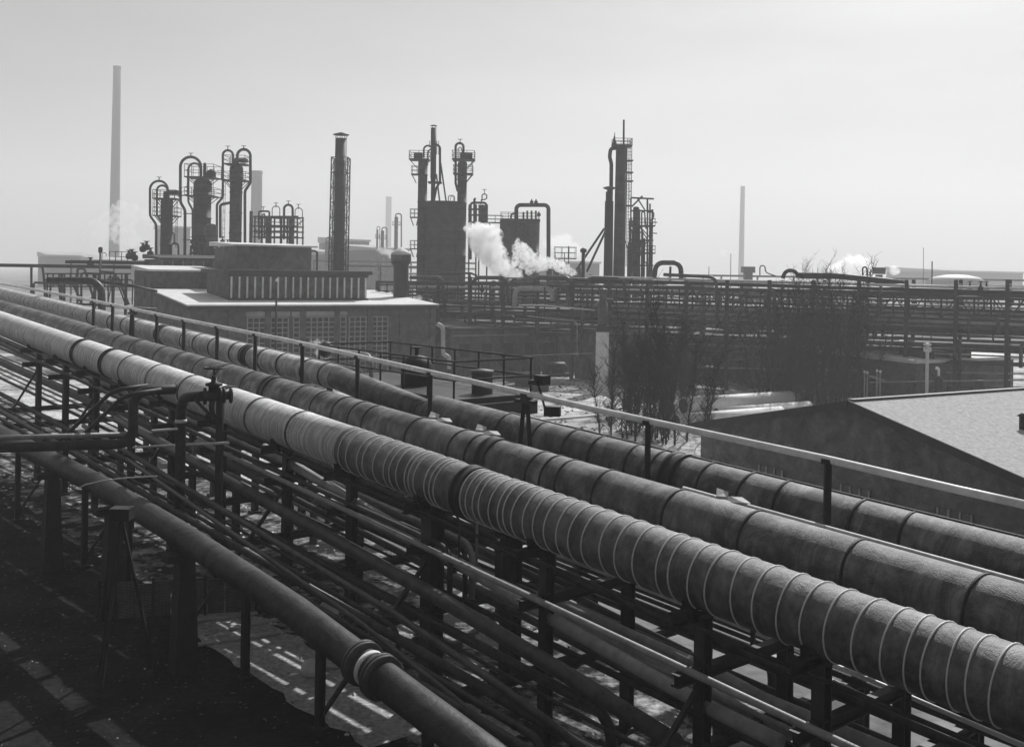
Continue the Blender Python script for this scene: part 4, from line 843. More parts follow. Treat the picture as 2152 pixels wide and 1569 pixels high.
for k in range(34):
    off = 2 + (k % 6) * .5; z = [4.0, 5.4, 6.9, 8.35][k % 4] + random.uniform(0, .3); r = random.uniform(.06, .24); s0 = sL + random.choice([0, 0, 8, 15]); 
    p_ = [e2(s0, off, z), e2((s0 + sR) / 2, off, z + .25), e2(sR, off, z + .5)]
    solo('bridge_pipe', MB().tube(p_, r, 8), M[random.choice(['pipe', 'steel', 'pipe_l', 'steel2'])], 'level pipe in the back rows of the pipe bridge', 'pipe', 'pipes in the back rows of the bridge', loc=p_[0])
loops = [
 (((862, 583), (930, 583), (934, 655)), 9, 0, 'pipe', 'pale pipe bend left of the bridge, nearest the hall roof'),
 (((918, 600), (918, 574), (990, 574), (1002, 579)), 5, 1, 'pipe', 'thin raised pipe loop above the left end of the bridge'),
 (((985, 602), (1003, 583), (1066, 584), (1069, 640)), 9, 0, 'pipe', 'second large pipe bend on the bridge, left of the steam source'),
 (((1122, 600), (1126, 583), (1199, 584), (1202, 630)), 11, 0, 'pipe', 'large pale pipe hoop on the bridge right of the steam source'),
 (((1081, 648), (1083, 606), (1159, 606), (1162, 632)), 12, -.8, 'pipe_l', 'lower pale pipe hoop on the front of the bridge'),
 (((1230, 602), (1238, 583), (1311, 585), (1315, 640)), 7, 0, 'pipe', 'grey pipe hoop on the bridge under the tall column'),
 (((1375, 583), (1379, 552), (1430, 552), (1432, 585)), 10.5, 0, 'pipe', 'large dark pipe arch on top of the bridge right of the tower'),
 (((1395, 577), (1505, 582), (1507, 677)), 7, -.8, 'pipe', 'long grey drop pipe on the bridge front, right of the arch'),
 (((1607, 650), (1610, 612), (1628, 604), (1628, 650)), 7, -.8, 'pipe', 'narrow pale pipe bend among the truss bars'),
 (((1851, 602), (1851, 662)), 6, -.8, 'pipe', 'short pale upright pipe at the right part of the bridge'),
 (((1790, 655), (1793, 626), (1808, 612), (1830, 612)), 5, -.7, 'pipe', 'curved pale pipe behind the right tree'),
 (((1645, 585), (1650, 568), (1673, 568), (1677, 583)), 8, .3, 'steel', 'hump-shaped dark pipe arch standing on the bridge'),
 (((1677, 579), (1760, 580), (1868, 591), (1900, 596)), 12, .5, 'steel', 'fat dark pipe lying on top of the bridge right of the hump arch'),
 (((1813, 588), (1813, 561), (1822, 561), (1822, 588)), 3, 2, 'steel', 'thin dark pipe hoop on the skyline near the right'),
 (((1597, 578), (1597, 558), (1608, 558), (1608, 572), (1630, 580)), 2.5, 3, 'steel2', 'thin pale pipe hoop on the skyline beside the hazy box'),
 (((1408, 590), (1409, 560)), 5, .5, 'steel', 'short stub pipe under the large dark arch')]
for L_, d, off, m_, lab in loops:
    P_ = [on2(x, y, off) for x, y in L_]; solo('pipe_loop', MB().pipe(P_, d / 2 * 98 / F, .75, 12), M[m_], lab, 'pipe', loc=P_[0])
for (L_, Y, d, m_, lab) in (
 (((1090, 641), (1140, 641), (1250, 652)), 101, 2.5, 'rail', 'thin sunlit pipe sloping gently above the low brick building'),
 (((1108, 664), (1205, 673), (1213, 680), (1213, 748)), 100, 2.2, 'pipe_l', 'thin pale pipe over the low brick building, dropping at its right end'),
 (((1100, 747), (1245, 742)), 98, 1.6, 'pipe_l', 'thin rail in front of the low brick building'),
 (((919, 681), (931, 684), (931, 745), (944, 749), (944, 775)), 97, 9, 'pipe_l', 'pale downpipe at the right corner of the hall'),
 (((100, 590), (196, 590), (213, 606), (215, 690)), 70, 16, 'pipe', 'fat dark pipe elbow at the left edge beyond the handrail'),
 (((205, 591), (255, 597), (275, 600), (330, 612)), 72, 6, 'pipe', 'grey pipe running from the left elbow to the hall'),
 (((100, 636), (190, 640), (330, 650)), 72, 5, 'pipe', 'dim level pipe in front of the left side of the hall')):
    P_ = ipts(L_, Y); solo('pipe_run', MB().pipe(P_, d / 2 * Y / F, d * 1.6 * Y / F, 12), M[m_], lab, 'pipe', loc=P_[-1])
# white pillar
pb = base_at(1268, 92); pz = at(1268, 684, 92).z
c = thing('pillar', 'pale concrete pillar with a dark capped vent pipe on top, centre right', 'pillar', pb)
part('shaft', MB().cbox(pb + UP * (pz - .55) / 2, 1.05, 1.05, pz - .55), M['fin'], c); part('cap', MB().cbox(pb + UP * (pz - .27), 1.12, 1.12, .54), M['steel'], c)
part('vent_pipe', MB().lathe(pb + UP * pz, [(.42, 0), (.42, 2.0), (.33, 2.02), (.33, 3.0), (.4, 3.02), (.4, 3.15), (.03, 3.3)], 16), M['steel2'], c)
part('bracket', MB().bar(pb + UP * (pz + 2.4), pb + UP * (pz + 2.45) + Vector((.9, 0, -.1)), .1).bar(pb + UP * (pz + 2.4), pb + UP * (pz + 1.9) - Vector((.6, 0, 0)), .08), M['pipe_l'], c)
# ---- railed platform behind the big pipes
zD = 6.05; tD0 = t_of(955, 21.6, 822); tD1 = tD0 + 9.5
pf = thing('platform', 'dark railed steel platform beside the hall, above the elbow of the big pipe', 'platform', rp(tD0, 23, 0))
part('deck', MB().box(rp(tD0, 21.6, zD - .25), RH * 3.6, RD * (tD1 - tD0), UP * .25), M['steel'], pf)
part('end_apron', MB().box(rp(tD0 - .25, 21.6, zD - .7), RH * 3.6, RD * .24, UP * .5), M['steel'], pf)
m = MB()
for a in (21.65, 25.15):
    for k in range(7): t = tD0 + .1 + (tD1 - tD0 - .2) * k / 6; m.bar(rp(t, a, zD), rp(t, a, zD + 1.3), .07)
    for h in (.65, 1.3): m.bar(rp(tD0, a, zD + h), rp(tD1, a, zD + h), .06)
for t in (tD0 + .05, tD1):
    for h in (.65, 1.3): m.bar(rp(t, 21.65, zD + h), rp(t, 25.15, zD + h), .06)
part('railing', m, M['iron'], pf)
for t in (tD0 + .4, tD1 - .4):
    for a in (22, 24.8): part('leg', MB().bar(rp(t, a, 0), rp(t, a, zD - .26), .22), M['steel'], pf)
part('stair_board', MB().hexa([rp(tD1 - 2, 21.0, zD + .1), rp(tD1 + 2.6, 21.0, zD + .35), rp(tD1 + 2.6, 21.5, zD + .35), rp(tD1 - 2, 21.5, zD + .1), rp(tD1 - 2, 21.0, zD + .15), rp(tD1 + 2.6, 21.0, zD + .4), rp(tD1 + 2.6, 21.5, zD + .4), rp(tD1 - 2, 21.5, zD + .15)]), M['wood'], pf, 'sunlit board')
c = thing('drum', 'small pale round drum standing on the railed platform', 'drum', rp(tD0 + 1.0, 23.6, zD)); part('shell', MB().lathe(rp(tD0 + 1.0, 23.6, zD), [(.38, 0), (.38, .75), (.42, .76), (.42, .84), (.05, .9)], 18), M['shell_l'], c)
c = thing('drum', 'dark squat vessel in the middle of the railed platform', 'drum', rp(tD0 + 4.6, 23.2, zD)); part('shell', MB().lathe(rp(tD0 + 4.6, 23.2, zD + .01), [(.6, 0), (.62, .8), (.45, 1.05), (.1, 1.15)], 18), M['iron'], c); part('valve', MB().lathe(rp(tD0 + 4.6, 23.2, zD + 1.15), [(.08, 0), (.08, .25), (.2, .27), (.2, .32)], 10), M['iron'], c)
hp_ = rp(tD1 + .4, 22.6, zD + 1.0); ho_ = thing('exhaust_horn', 'small flared steam outlet puffing beside the hall wall', 'steam outlet', hp_ - UP * 1.0)
part('pipe', MB().pipe([rp(tD1 - 2.6, 22.6, zD - .2), rp(tD1 - 2.6, 22.6, zD + 1.0), hp_], .09, .4, 10), M['pipe_l'], ho_); part('horn', MB().lathe(hp_, [(.1, 0), (.14, .2), (.34, .55), (.36, .6)], 14, RD), M['iron'], ho_)
# ---- duct box in the yard
Yb = 95.0; A_ = at(1081, 810, Yb); z0 = max(.05, A_.z)
prof = [(1081, 783), (1140, 785), (1148, 791), (1151, 800), (1151, 806), (1142, 806), (1081, 804)]
m = MB(); P0 = [at(x, y, Yb) for x, y in prof]; P1 = [p + BD * 1.6 for p in P0]; m.v += P0 + P1; k = len(P0)
m.face(list(range(k))); m.face([k + i for i in reversed(range(k))])
for i in range(k): m.face([i, k + i, k + (i + 1) % k, (i + 1) % k])
c = thing('air_duct', 'dark metal duct box with a rounded end lying in the dusty yard', 'duct', Vector((P0[0].x, Yb, 0)))
part('casing', m, M['iron'], c); part('skid', MB().cbox(Vector((at(1112, 800, Yb).x, Yb + .8, .25)), 2.6, 1.2, .5), M['steel'], c)
c = thing('pump_block', 'small dark machine block on the ground beside the duct box', 'machine', ground(1135, 822)); part('block', MB().cbox(ground(1135, 822) + UP * .3, 1.5, .9, .6), M['iron'], c); part('motor', MB().lathe(ground(1135, 822) + UP * .8 - Vector((.5, 0, 0)), [(.1, 0), (.28, .02), (.28, .8), (.1, .85)], 12, (1, 0, 0)), M['iron'], c); part('rod', MB().bar(ground(1137, 818) + UP * .6, ground(1137, 818) + UP * 1.6, .12), M['white'], c)
g = ground(1040, 852); solo('board_heap', MB().cbox(g + UP * .1, 2.2, 1.2, .12, (1, .1, 0)).cbox(g + UP * .25 + Vector((.3, .1, 0)), 1.6, .8, .1, (1, .5, 0)), M['white'], 'pale boards heaped on the dusty yard', 'boards')
a, b = ground(1120, 886), ground(1270, 874); solo('kerb', MB().bar(a + UP * .08, b + UP * .08, .3, .16), M['white'], 'pale kerb line crossing the dusty yard behind the big pipes', 'kerb')
# ---- pipe sections lying at the right
def open_pipe(nm, px, py, rp_, px2, py2, lab, grp='pipe sections lying in the yard', m_='white'):
    zc = 1.0
    x, k = ray(px, py + rp_); Y = (0.03 - CAMZ) / k; r = rp_ * Y / F; c1 = at(px, py, Y); x2, k2 = ray(px2, py2); Y2 = (c1.z - CAMZ) / k2 if k2 < 0 else Y; c2 = Vector((x2 * Y2, Y2, c1.z))
    if (c2 - c1).length > 40: c2 = c1 + (c2 - c1).normalized() * 40
    ax = c2 - c1; Ln = ax.length; w_ = r * .9; c1.z = c2.z = r
    m = MB().lathe(c1, [(w_, .0), (r, .0), (r, Ln)], 28, ax); m.f.pop(-2); m.sm.pop(-2); m.uv = m.uv[:-56] + m.uv[-28:]
    o = thing(nm, lab, 'pipe section', c1, grp); part('shell', m, M[m_], o); part('inside', MB().lathe(c1 + ax.normalized() * .02, [(w_, 0), (w_, .01)], 28, ax), M['black'], o)
open_pipe('pipe_section', 1436, 851, 17, 1660, 836, 'large white pipe section with an open dark end, highest of the bundle')
open_pipe('pipe_section', 1505, 869, 14, 1700, 855, 'white pipe section with a dark rim, middle of the bundle')
open_pipe('pipe_section', 1420, 884, 15, 1640, 866, 'white pipe section lowest in the bundle, beside the brick gable')
open_pipe('pipe_section', 1470, 846, 12, 1690, 832, 'slimmer white pipe section at the back of the bundle')
open_pipe('pipe_section', 1522, 790, 19, 1420, 779, 'big dark tank-like pipe end under the pipe bridge', m_='pipe')
# yard bits right
for px, y0, y1 in ((1817, 781, 828), (1823, 783, 828), (1843, 779, 826), (1850, 781, 826)):
    Y = 84; t_ = at(px, y0, Y); o = thing('standpipe', 'thin pale standpipe with a round knob behind the gable roof', 'standpipe', Vector((t_.x, Y, 0)), 'thin standpipes behind the gable roof')
    part('pipe', MB().tube([Vector((t_.x, Y, 0)), t_], .05, 6), M['pipe_l'], o); part('knob', MB().lathe(t_, [(.05, -.1), (.13, 0), (.05, .12)], 8), M['white'], o)
Y = 82; t_ = at(1949, 727, Y); c = thing('vent_pipe', 'pale vent pipe with a round hood in front of the white shed roof', 'vent', Vector((t_.x, Y, 0)))
part('pipe', MB().tube([Vector((t_.x, Y, 0)), t_], .13, 10), M['white'], c); part('hood', MB().lathe(t_, [(.16, -.5), (.3, -.4), (.3, -.15), (.14, -.1), (.14, .02), (.3, .04), (.3, .16), (.05, .25)], 12), M['white'], c)
Y = 80; t_ = at(1973, 773, Y); c = thing('vent_pipe', 'dark bottle-shaped vent with a pale curved top near the gable roof', 'vent', Vector((t_.x, Y, 0)))
part('body', MB().lathe(Vector((t_.x, Y, 0)), [(.3, 0), (.3, t_.z - .9), (.12, t_.z - .6)], 12), M['iron'], c); part('spout', MB().pipe([Vector((t_.x, Y, t_.z - .6)), t_, t_ + Vector((-.25, 0, -.05))], .1, .15, 8), M['white'], c)
for L_, Y, d, lab in ((((1828, 803), (2200, 797)), 86, 3, 'grey pipe rail crossing the yard behind the gable roof'), (((1826, 790), (1860, 800)), 87, 5, 'short pale pipe piece behind the standpipes')):
    P_ = ipts(L_, Y); solo('pipe_run', MB().tube(P_, d / 2 * Y / F, 8), M['pipe_l'], lab, 'pipe')
c = thing('fence', 'dark post-and-rail fence in the yard behind the gable roof', 'fence', base_at(1920, 88)); m = MB()
for k in range(14): x = 1835 + k * 26; part('fence_post', MB().bar(base_at(x, 88), at(x, 812, 88), .12), M['steel'], c)
part('fence_rail', MB().bar(at(1835, 815, 88), at(2190, 812, 88), .08).bar(at(1835, 825, 88), at(2190, 824, 88), .08), M['steel'], c)
random.seed(77)
labs = ['beside the pillar', 'under the bridge left of the trees', 'between the two tree clumps', 'behind the white pipe bundle', 'under the right part of the bridge', 'near the flat white-roofed shed', 'left of the dark open pipe end', 'beyond the dark open pipe end', 'in the shade by the low brick building', 'farthest right under the bridge']
for i, (px, py) in enumerate(((1300, 800), (1400, 775), (1560, 745), (1590, 800), (1760, 760), (1890, 790), (1470, 765), (1600, 770), (1170, 790), (2060, 770))):
    g = ground(px, py); c = thing('pump_unit', 'dark low machine with pipes, ' + labs[i], 'machine', g)
    r = random.uniform(.5, .9); part('casing', MB().lathe(g + UP * (r + .3) - Vector((1.2, 0, 0)), [(.2, 0), (r, .2), (r, 2.0), (.2, 2.3)], 16, (1, .2, 0)), M['iron'], c)
    part('frame', MB().cbox(g + UP * .18, 3.0, 1.2, .3).cbox(g + UP * .5 + Vector((.6, 0, 0)), .2, 1, .7).cbox(g + UP * .5 - Vector((.6, 0, 0)), .2, 1, .7), M['steel'], c)
    part('pipe', MB().pipe([g + Vector((1.4, 0, 0)), g + Vector((1.4, 0, 2.4)), g + Vector((3.4, .5, 2.4)), g + Vector((3.4, .5, 0))], .12, .4), M['pipe'], c)
random.seed(55)
def scatter(nm, n, fpos, smin, smax, m_):
    mb = MB()
    for k in range(n):
        p = fpos(); r = random.uniform(smin, smax); b = len(mb.v)
        for j in range(6): a_ = j * 1.05 + random.uniform(-.3, .3); mb.v.append(p + Vector((math.cos(a_) * r * random.uniform(.6, 1.2), math.sin(a_) * r * random.uniform(.6, 1.2), random.uniform(0, .1 * r))))
        mb.v.append(p + UP * r * random.uniform(.4, .9))
        for j in range(6): mb.face((b + j, b + (j + 1) % 6, b + 6))
    o = bpy.data.objects.new(nm, mb.mesh(nm, m_, Vector((0, 0, 0)))); COL.objects.link(o); o['kind'] = 'stuff'; return o
def fy():
    g = ground(random.uniform(950, 1420), 800 + random.random() ** 1.5 * 130); return g
def fr(): return rp(random.uniform(5, 60), random.uniform(12.3, 21), .012)
def fl_(): return rp(random.uniform(15, 50), random.uniform(4, 12.8), .01)
settag(scatter('rubble_scatter', 700, fy, .04, .22, M['steel2']), 'small dark stones and scrap strewn over the dusty yard', 'rubble')
settag(scatter('glint_lumps', 500, fr, .02, .12, M['white']), 'small pale lumps standing in for sun glints on the ground under the big pipes', 'rubble')  # pale lumps added to act as sun glints under the rack
settag(scatter('gravel', 1500, fl_, .012, .05, M['steel2']), 'dark gravel on the shade-toned ground at the lower left', 'gravel')
# ================================================================== LEFT BACKGROUND, SKYLINE
Y = 125
c = thing('pipe_manifold', 'dark railings, valves and low pipework on the skyline at the far left', 'pipework', base_at(230, Y)); random.seed(41)
part('slab', MB().cbox(at(180, 560, Y), 22, 3, .4).cbox(at(250, 552, Y), 12, 2, .35), M['steel'], c)
deck(c, 250, 550, 236, 262, Y, brk=False, rail=1.2, depth=2)
for k in range(16):
    x = random.uniform(60, 330); y = random.uniform(552, 600); opipe(c, [(x, 640), (x, y), (x + random.uniform(10, 40), y + 2), (x + random.uniform(10, 40), 640)], Y - random.uniform(0, 8), random.uniform(2, 6), 5, nm='pipe_loop')
for x, y in ((271, 535), (277, 533), (283, 538), (300, 520), (308, 516), (316, 530), (190, 550)): part('valve', MB().lathe(at(x, y + 10, Y), [(.15, 0), (.4, .15), (.4, .6), (.15, .75), (.15, 1.0), (.35, 1.05), (.35, 1.12)], 10), M['iron'], c)
c = thing('rail_truss', 'low dark truss fence between the left elbow and the hall', 'truss', base_at(245, 112)); m = MB()
for k in range(15): x = 100 + k * 12; m.bar(at(x, 575, 112), at(x, 602, 112), .12)
for y in (575, 588, 602): m.bar(at(95, y, 112), at(275, y, 112), .14)
part('bars', m, M['steel'], c)
for x in (130, 200, 265): part('post', MB().bar(base_at(x, 112), at(x, 575, 112), .25), M['steel'], c)
Y = 122
c = thing('lamp_post', 'thin post with a dark lamp head at the far left skyline', 'lamp post', base_at(211, Y)); part('post', MB().tube([base_at(211, Y), at(211, 521, Y)], .12, 8), M['steel'], c); part('lamp', MB().lathe(at(211, 533, Y), [(.1, 0), (.26, .2), (.26, .7), (.05, .8)], 8), M['iron'], c); part('arm', MB().pipe(ipts([(213, 560), (215, 532), (222, 530), (224, 538)], Y), .04, .2, 6), M['steel'], c)
for (xt, yt, xb, wt, wb, Y, lab) in ((246, 140, 239, 15, 23, 620, 'very tall tapering chimney fading into haze at the left'), (540, 360, 537, 22, 25, 560, 'broad hazy chimney behind the left columns'), (817, 414, 815, 12, 13, 1100, 'faint broad tower in thick haze behind the flue stack'), (1561, 392, 1557, 9, 12, 850, 'tall hazy chimney standing alone on the right')):
    t_ = at(xt, yt, Y); b_ = base_at(xb, Y); o = thing('chimney', lab, 'chimney', b_); n = 8
    part('shaft', MB().tube([b_.lerp(t_, k / n) for k in range(n + 1)], [rpx(wb + (wt - wb) * k / n, Y) for k in range(n + 1)], 28), M['far'], o)
    part('rim', MB().lathe(t_ - UP * 1.5, [(rpx(wt, Y) * 1.06, 0), (rpx(wt, Y) * 1.06, 1.7)], 28), M['far'], o)
# hazy plant far behind
random.seed(8)
def hazy_column(px, yt, wd, Y, lab):
    c = thing('distillation_column', lab, 'column', base_at(px, Y)); vessel(c, 'shell', px, yt, wd, Y, bands=3)
    opipe(c, [(px + wd * 1.3, 575), (px + wd * 1.3, yt - 6), (px - wd * .2, yt - 6), (px - wd * .2, yt + 3)], Y, wd * .35, wd * .6); deck(c, px, yt + 18, px - wd, px + wd, Y, brk=False)
hazy_column(833, 455, 8, 330, 'hazy slim column with a pipe hoop left of the middle group'); hazy_column(804, 484, 7, 330, 'hazy short column with a round hoop left of the mushroom vent'); hazy_column(687, 505, 8, 330, 'hazy stub column left of the flue stack'); hazy_column(793, 482, 4, 320, 'hazy thin rod-like column right of the flue stack')
for i, (x0, x1, y, Y, lab) in enumerate(((742, 776, 503, 420, 'hazy grey block building right of the flue stack'), (690, 745, 530, 380, 'low hazy hall behind the flue stack'), (780, 860, 520, 350, 'hazy low plant building left of the mushroom vent'), (100, 200, 535, 480, 'hazy low hall at the far left horizon'), (200, 320, 545, 430, 'hazy long hall behind the left skyline pipework'), (360, 400, 475, 520, 'hazy tall block behind the shortest column'), (1150, 1260, 548, 420, 'hazy low plant hall behind the slanting stays'), (1990, 2150, 568, 560, 'hazy low hall at the right edge of the horizon'))):
    b, A0, L, zt_ = box_building('plant_building', lab, 'building', Y, x0, x1, y, 40, M['roof2'], M['far'], .5, .8)
    for k in range(6): part('window', MB().box(A0 + BH * (L * (k + .3) / 6.5) - BD * .06 + UP * (zt_ * .45), BH * L / 14, BD * .05, UP * zt_ * .3), M['glass'], b)
for i, (x0, x1, y, Y) in enumerate(((660, 1000, 548, 260), (700, 900, 558, 210), (1440, 2200, 578, 240), (150, 420, 548, 230))):
    lab = ['hazy pipe bridge behind the flue stack', 'nearer hazy pipe bridge left of the mushroom vent', 'hazy pipe bridge along the right horizon', 'hazy pipe bridge at the left horizon'][i]
    c = thing('pipe_bridge', lab, 'pipe bridge', base_at((x0 + x1) / 2, Y)); a, b = at(x0, y, Y), at(x1, y, Y); b.z = a.z
    for k in range(5): part('pipe', MB().tube([a + Vector((0, k * .6, -(k % 2) * 1.4)), b + Vector((0, k * .6, -(k % 2) * 1.4))], .25, 6), M['pipe_l' if k % 2 else 'steel2'], c)
    nn = int((b - a).length / 8)
    for k in range(nn + 1): q = a.lerp(b, k / nn); part('post', MB().bar(Vector((q.x, q.y, 0)), q + UP * .2, .35), M['steel'], c)
Y = 190
t_ = at(1572, 573, Y); c = thing('roof_tank', 'hazy grey box tank on the skyline right of the lone chimney', 'tank', t_ - UP * 12); part('box', MB().cbox(t_ + UP * .55, rpx(50, Y), 2, 1.1), M['steel2'], c); part('stand', MB().cbox(t_ - UP * 6.2, 1.4, 1.4, 12.4), M['steel2'], c)
Y = 150; t_ = at(1847, 577, Y); c = thing('roof_tank', 'dark box tank on a stalk on the skyline beside the thin hoop', 'tank', Vector((t_.x, Y, 0))); part('box', MB().cbox(t_ + UP * .55, rpx(44, Y) , 1.2, .95), M['iron'], c); part('stand', MB().cbox(Vector((t_.x, Y, t_.z / 2)), .8, .8, t_.z), M['iron'], c)
for x, y, Y, r, lab in ((1941, 520, 170, .06, 'very thin tall mast on the skyline near the right edge'), (1959, 549, 160, .14, 'stout pole on the skyline near the right edge'), (1490, 560, 150, .07, 'thin mast on the skyline right of the large arch'), (1536, 533, 260, .12, 'thin leaning mast beside the lone chimney')):
    solo('mast', MB().tube([base_at(x, Y), at(x, y, Y)], [r, r * .7], 8), M['steel'], lab, 'mast', loc=base_at(x, Y))
c = thing('storage_tank', 'low white domed storage tank at the right edge of the skyline', 'tank', base_at(2010, 200)); t_ = at(2010, 592, 200)
part('shell', MB().lathe(base_at(2010, 200), [(5.5, 0), (5.5, t_.z), (5.6, t_.z), (4, t_.z + .9), (2, t_.z + 1.3), (.1, t_.z + 1.4)], 40), M['white'], c)
# ================================================================== BARE SHRUBS
def shrub(px, py, ytop, lab, seed, spread=2.2, stems=13):
    random.seed(seed); g = ground(px, py); Y = g.y; H = at(px, ytop, Y).z
    c = thing('bare_tree', lab, 'tree', g, 'leafless willow trees in the yard'); st = MB(); tw = MB()
    def twig(mb, p, d, L, r, seg=3, jit=.12):
        pts = [p]; dd = d.copy()
        for k in range(seg):
            dd = (dd + Vector((random.gauss(0, jit), random.gauss(0, jit), random.gauss(0, jit * .6) + .06))).normalized(); pts.append(pts[-1] + dd * L / seg)
        mb.tube(pts, [r * (1 - .75 * k / seg) for k in range(seg + 1)], 3, False, False); return pts, dd
    for s_ in range(stems):
        an = random.uniform(0, 6.28); tilt = random.uniform(.0, .2); d = Vector((math.cos(an) * tilt, math.sin(an) * tilt, 1)).normalized()
        p0 = g + Vector((math.cos(an) * 1.2, math.sin(an), 0)) * random.uniform(.1, 1.0) * spread * .75; L = H * random.choice([random.uniform(.45, .7), random.uniform(.7, 1.02)])
        pts, _ = twig(st, p0, d, L, random.uniform(.04, .085), 8, .10)
        for i in range(1, len(pts)):
            hgt = pts[i].z / H
            for b_ in range(random.randint(2, 6)):
                f = random.random(); p = pts[i - 1].lerp(pts[i], f)
                an2 = random.uniform(0, 6.28); sp = random.uniform(.3, 1.2); d2 = Vector((math.cos(an2) * sp, math.sin(an2) * sp, 1)).normalized(); L2 = random.uniform(.5, 2.2) * (.55 if hgt < .3 else 1)
                q, _ = twig(tw, p, d2, L2, .028, 4, .22)
                for j in range(1, 5):
                    for e_ in range(2):
                        an3 = random.uniform(0, 6.28); d3 = Vector((math.cos(an3) * .9, math.sin(an3) * .9, .8)).normalized(); twig(tw, q[j - 1].lerp(q[j], random.random()), d3, random.uniform(.25, .9), .014, 2, .25)
    part('trunk', st, M['bark'], c); part('crown', tw, M['bark'], c)
for i, (px, py, yt, lab) in enumerate((
 (1318, 905, 700, 'leafless bushy tree at the left edge of the left clump'), (1352, 930, 640, 'leafless many-stemmed tree in the front of the left clump'), (1395, 925, 625, 'leafless tree in the middle of the left clump'), (1430, 895, 640, 'leafless tree at the right of the left clump'), (1350, 868, 625, 'leafless tree behind the left clump, near the pillar'),
 (1650, 838, 615, 'leafless tree at the left of the right clump'), (1695, 850, 580, 'leafless tree second from the left in the right clump'), (1748, 845, 540, 'tallest leafless tree of the right clump, breaking the skyline'), (1795, 835, 572, 'leafless tree at the right of the right clump'), (1725, 810, 565, 'leafless tree at the back of the right clump'), (1590, 800, 680, 'small leafless bush between the two clumps'), (1480, 850, 690, 'small leafless bush behind the white pipe bundle'))):
    shrub(px, py, yt, lab, 100 + i, 2.8, (9 if i < 5 else 20 if i < 10 else 8))
# ================================================================== STEAM
def steam(nm, lab, L, Y, dens, seed, thr=.42, sc=None, dy=0.0):
    sph = []; random.seed(seed); import bmesh
    bm = bmesh.new(); Lw = [(at(x, y, Y), 1.2 * r * Y / F) for x, y, r in L]
    for i, (p, r) in enumerate(Lw):
        sph.append((p, r))
        if i + 1 < len(Lw) and (Lw[i + 1][0] - p).length < (r + Lw[i + 1][1]) * 1.6: sph.append((p.lerp(Lw[i + 1][0], .5), (r + Lw[i + 1][1]) / 2))
    ex = []
    for p, r in sph:
        for k in range(7):
            d = Vector((random.gauss(0, 1), random.gauss(0, .8), random.gauss(0, 1))).normalized(); ex.append((p + d * r * .75, r * random.uniform(.22, .6)))
    for p, r in sph + ex:
        bmesh.ops.create_icosphere(bm, subdivisions=2, radius=r, matrix=Matrix.Translation(p))
    me = bpy.data.meshes.new(nm); org = Lw[0][0]; bmesh.ops.translate(bm, verts=bm.verts, vec=-org); bm.to_mesh(me); bm.free()
    o = bpy.data.objects.new(nm, me); COL.objects.link(o); o.location = org; rmin = min(r for _, r in Lw)
    rm = o.modifiers.new('remesh', 'REMESH'); rm.mode = 'VOXEL'; rm.voxel_size = max(.12, max(r for _, r in Lw) * .12)
    tx = bpy.data.textures.new(nm + '_noise', 'CLOUDS'); tx.noise_scale = max(r for _, r in Lw) * .5; tx.noise_depth = 4
    dm = o.modifiers.new('lumps', 'DISPLACE'); dm.texture = tx; dm.texture_coords = 'GLOBAL'; dm.strength = max(r for _, r in Lw) * .7; dm.mid_level = .5
    m = bpy.data.materials.new('steam_vapour'); m.use_nodes = True; N = m.node_tree.nodes; K = m.node_tree.links; N.clear()
    out = N.new('ShaderNodeOutputMaterial'); v = N.new('ShaderNodeVolumePrincipled'); K.new(v.outputs[0], out.inputs['Volume'])
    v.inputs['Color'].default_value = (.995, .995, .995, 1); v.inputs['Anisotropy'].default_value = .7
    tc = N.new('ShaderNodeTexCoord'); nz = N.new('ShaderNodeTexNoise'); nz.inputs['Scale'].default_value = sc or 2.6 / max(r for _, r in Lw); nz.inputs['Detail'].default_value = 5; nz.inputs['Roughness'].default_value = .7
    K.new(tc.outputs['Object'], nz.inputs['Vector']); mr = N.new('ShaderNodeMapRange'); K.new(nz.outputs['Fac'], mr.inputs['Value'])
    mr.inputs['From Min'].default_value = thr; mr.inputs['From Max'].default_value = thr + .18; mr.inputs['To Min'].default_value = 0; mr.inputs['To Max'].default_value = dens
    K.new(mr.outputs[0], v.inputs['Density']); me.materials.append(m)
    settag(o, lab, 'steam', None, 'stuff'); return o
steam('steam_plume', 'thick white steam plume drifting up left in front of the huge dark tank', [(1090, 580, 7), (1082, 574, 12), (1066, 566, 17), (1047, 552, 20), (1030, 530, 24), (1018, 506, 29), (1000, 488, 20), (1035, 500, 18)], 130, 3.0, 1, .43)
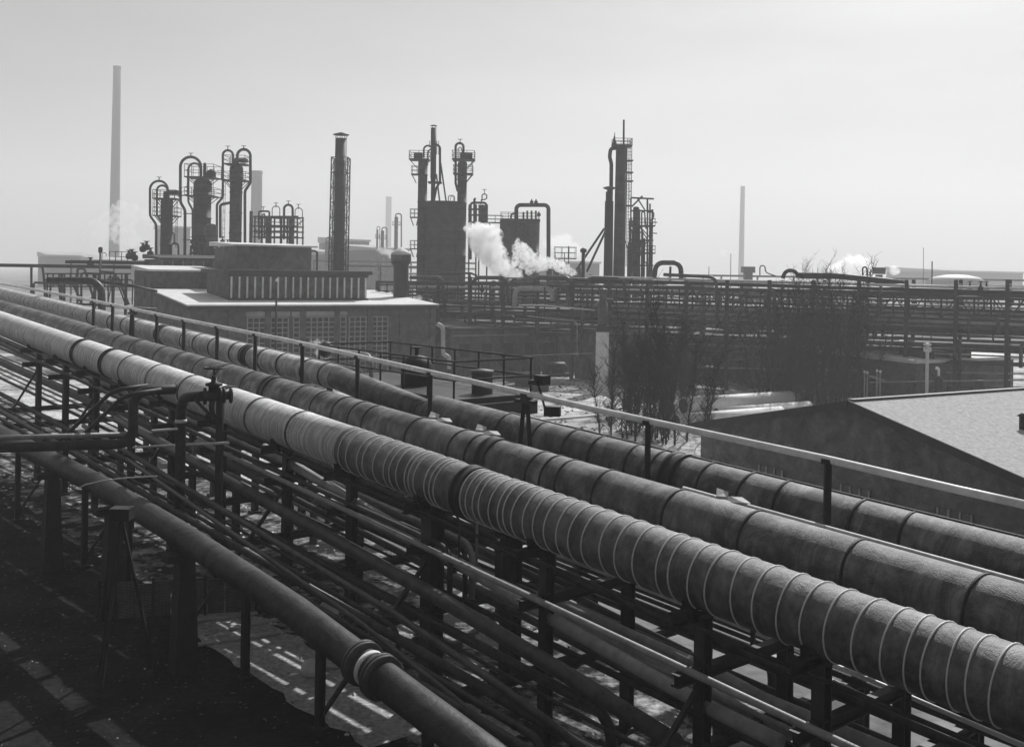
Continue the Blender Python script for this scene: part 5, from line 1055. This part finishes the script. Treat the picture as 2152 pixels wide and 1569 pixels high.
steam('steam_plume', 'billowing white steam in front of the triple tank, right of the thick plume', [(1207, 574, 5), (1195, 568, 9), (1176, 560, 12), (1155, 552, 11), (1134, 556, 13), (1113, 545, 15), (1096, 525, 14), (1088, 512, 8), (1085, 545, 10), (1112, 566, 9)], 127, 3.0, 2, .43)
steam('steam_plume', 'faint wide steam cloud drifting behind the shortest left column', [(306, 516, 4), (290, 508, 11), (266, 495, 20), (240, 478, 26), (262, 452, 27), (215, 480, 22), (320, 452, 22), (200, 500, 20)], 260, .6, 3, .47)
steam('steam_plume', 'soft white steam cloud low behind the slanting stays', [(1215, 528, 10), (1185, 515, 18), (1155, 510, 12)], 330, .3, 4, .33)
steam('steam_plume', 'white steam cloud on the right horizon above the fat pipe', [(1835, 572, 10), (1805, 560, 20), (1785, 562, 18), (1750, 572, 12), (1880, 566, 9)], 380, .5, 5, .33)
steam('steam_plume', 'small white steam puff by the hazy short column', [(795, 524, 4), (806, 528, 6), (818, 530, 7), (830, 540, 8)], 300, .6, 6, .35)
steam('steam_plume', 'thin wisp of steam in front of the hall windows', [(696, 758, 3), (686, 750, 9), (674, 741, 9), (664, 728, 8), (678, 718, 7), (655, 716, 6)], 62, 4, 7, .48, 2.2)
steam('steam_plume', 'low steam trailing along the right end of the hall roof', [(905, 632, 4), (880, 626, 6), (850, 621, 6), (820, 617, 5), (790, 613, 4)], 110, 2.5, 8, .4)
steam('steam_plume', 'faint thin steam streak left of the lone chimney', [(1500, 536, 3), (1520, 531, 6), (1545, 533, 3)], 500, .15, 9, .35)
# ================================================================== HAZE
hz = MB().box((-2400, -90, -1), (4800, 0, 0), (0, 2500, 0), (0, 0, 216))
hm = bpy.data.materials.new('haze_air'); hm.use_nodes = True; N = hm.node_tree.nodes; L_ = hm.node_tree.links; N.clear()
ho = N.new('ShaderNodeOutputMaterial'); hv = N.new('ShaderNodeVolumePrincipled'); L_.new(hv.outputs[0], ho.inputs['Volume'])
hv.inputs['Color'].default_value = (.95, .95, .95, 1); hv.inputs['Density'].default_value = HAZE_D; hv.inputs['Anisotropy'].default_value = .25
h = bpy.data.objects.new('haze', hz.mesh('haze', hm, Vector((0, 0, 0)))); COL.objects.link(h); h['kind'] = 'stuff'
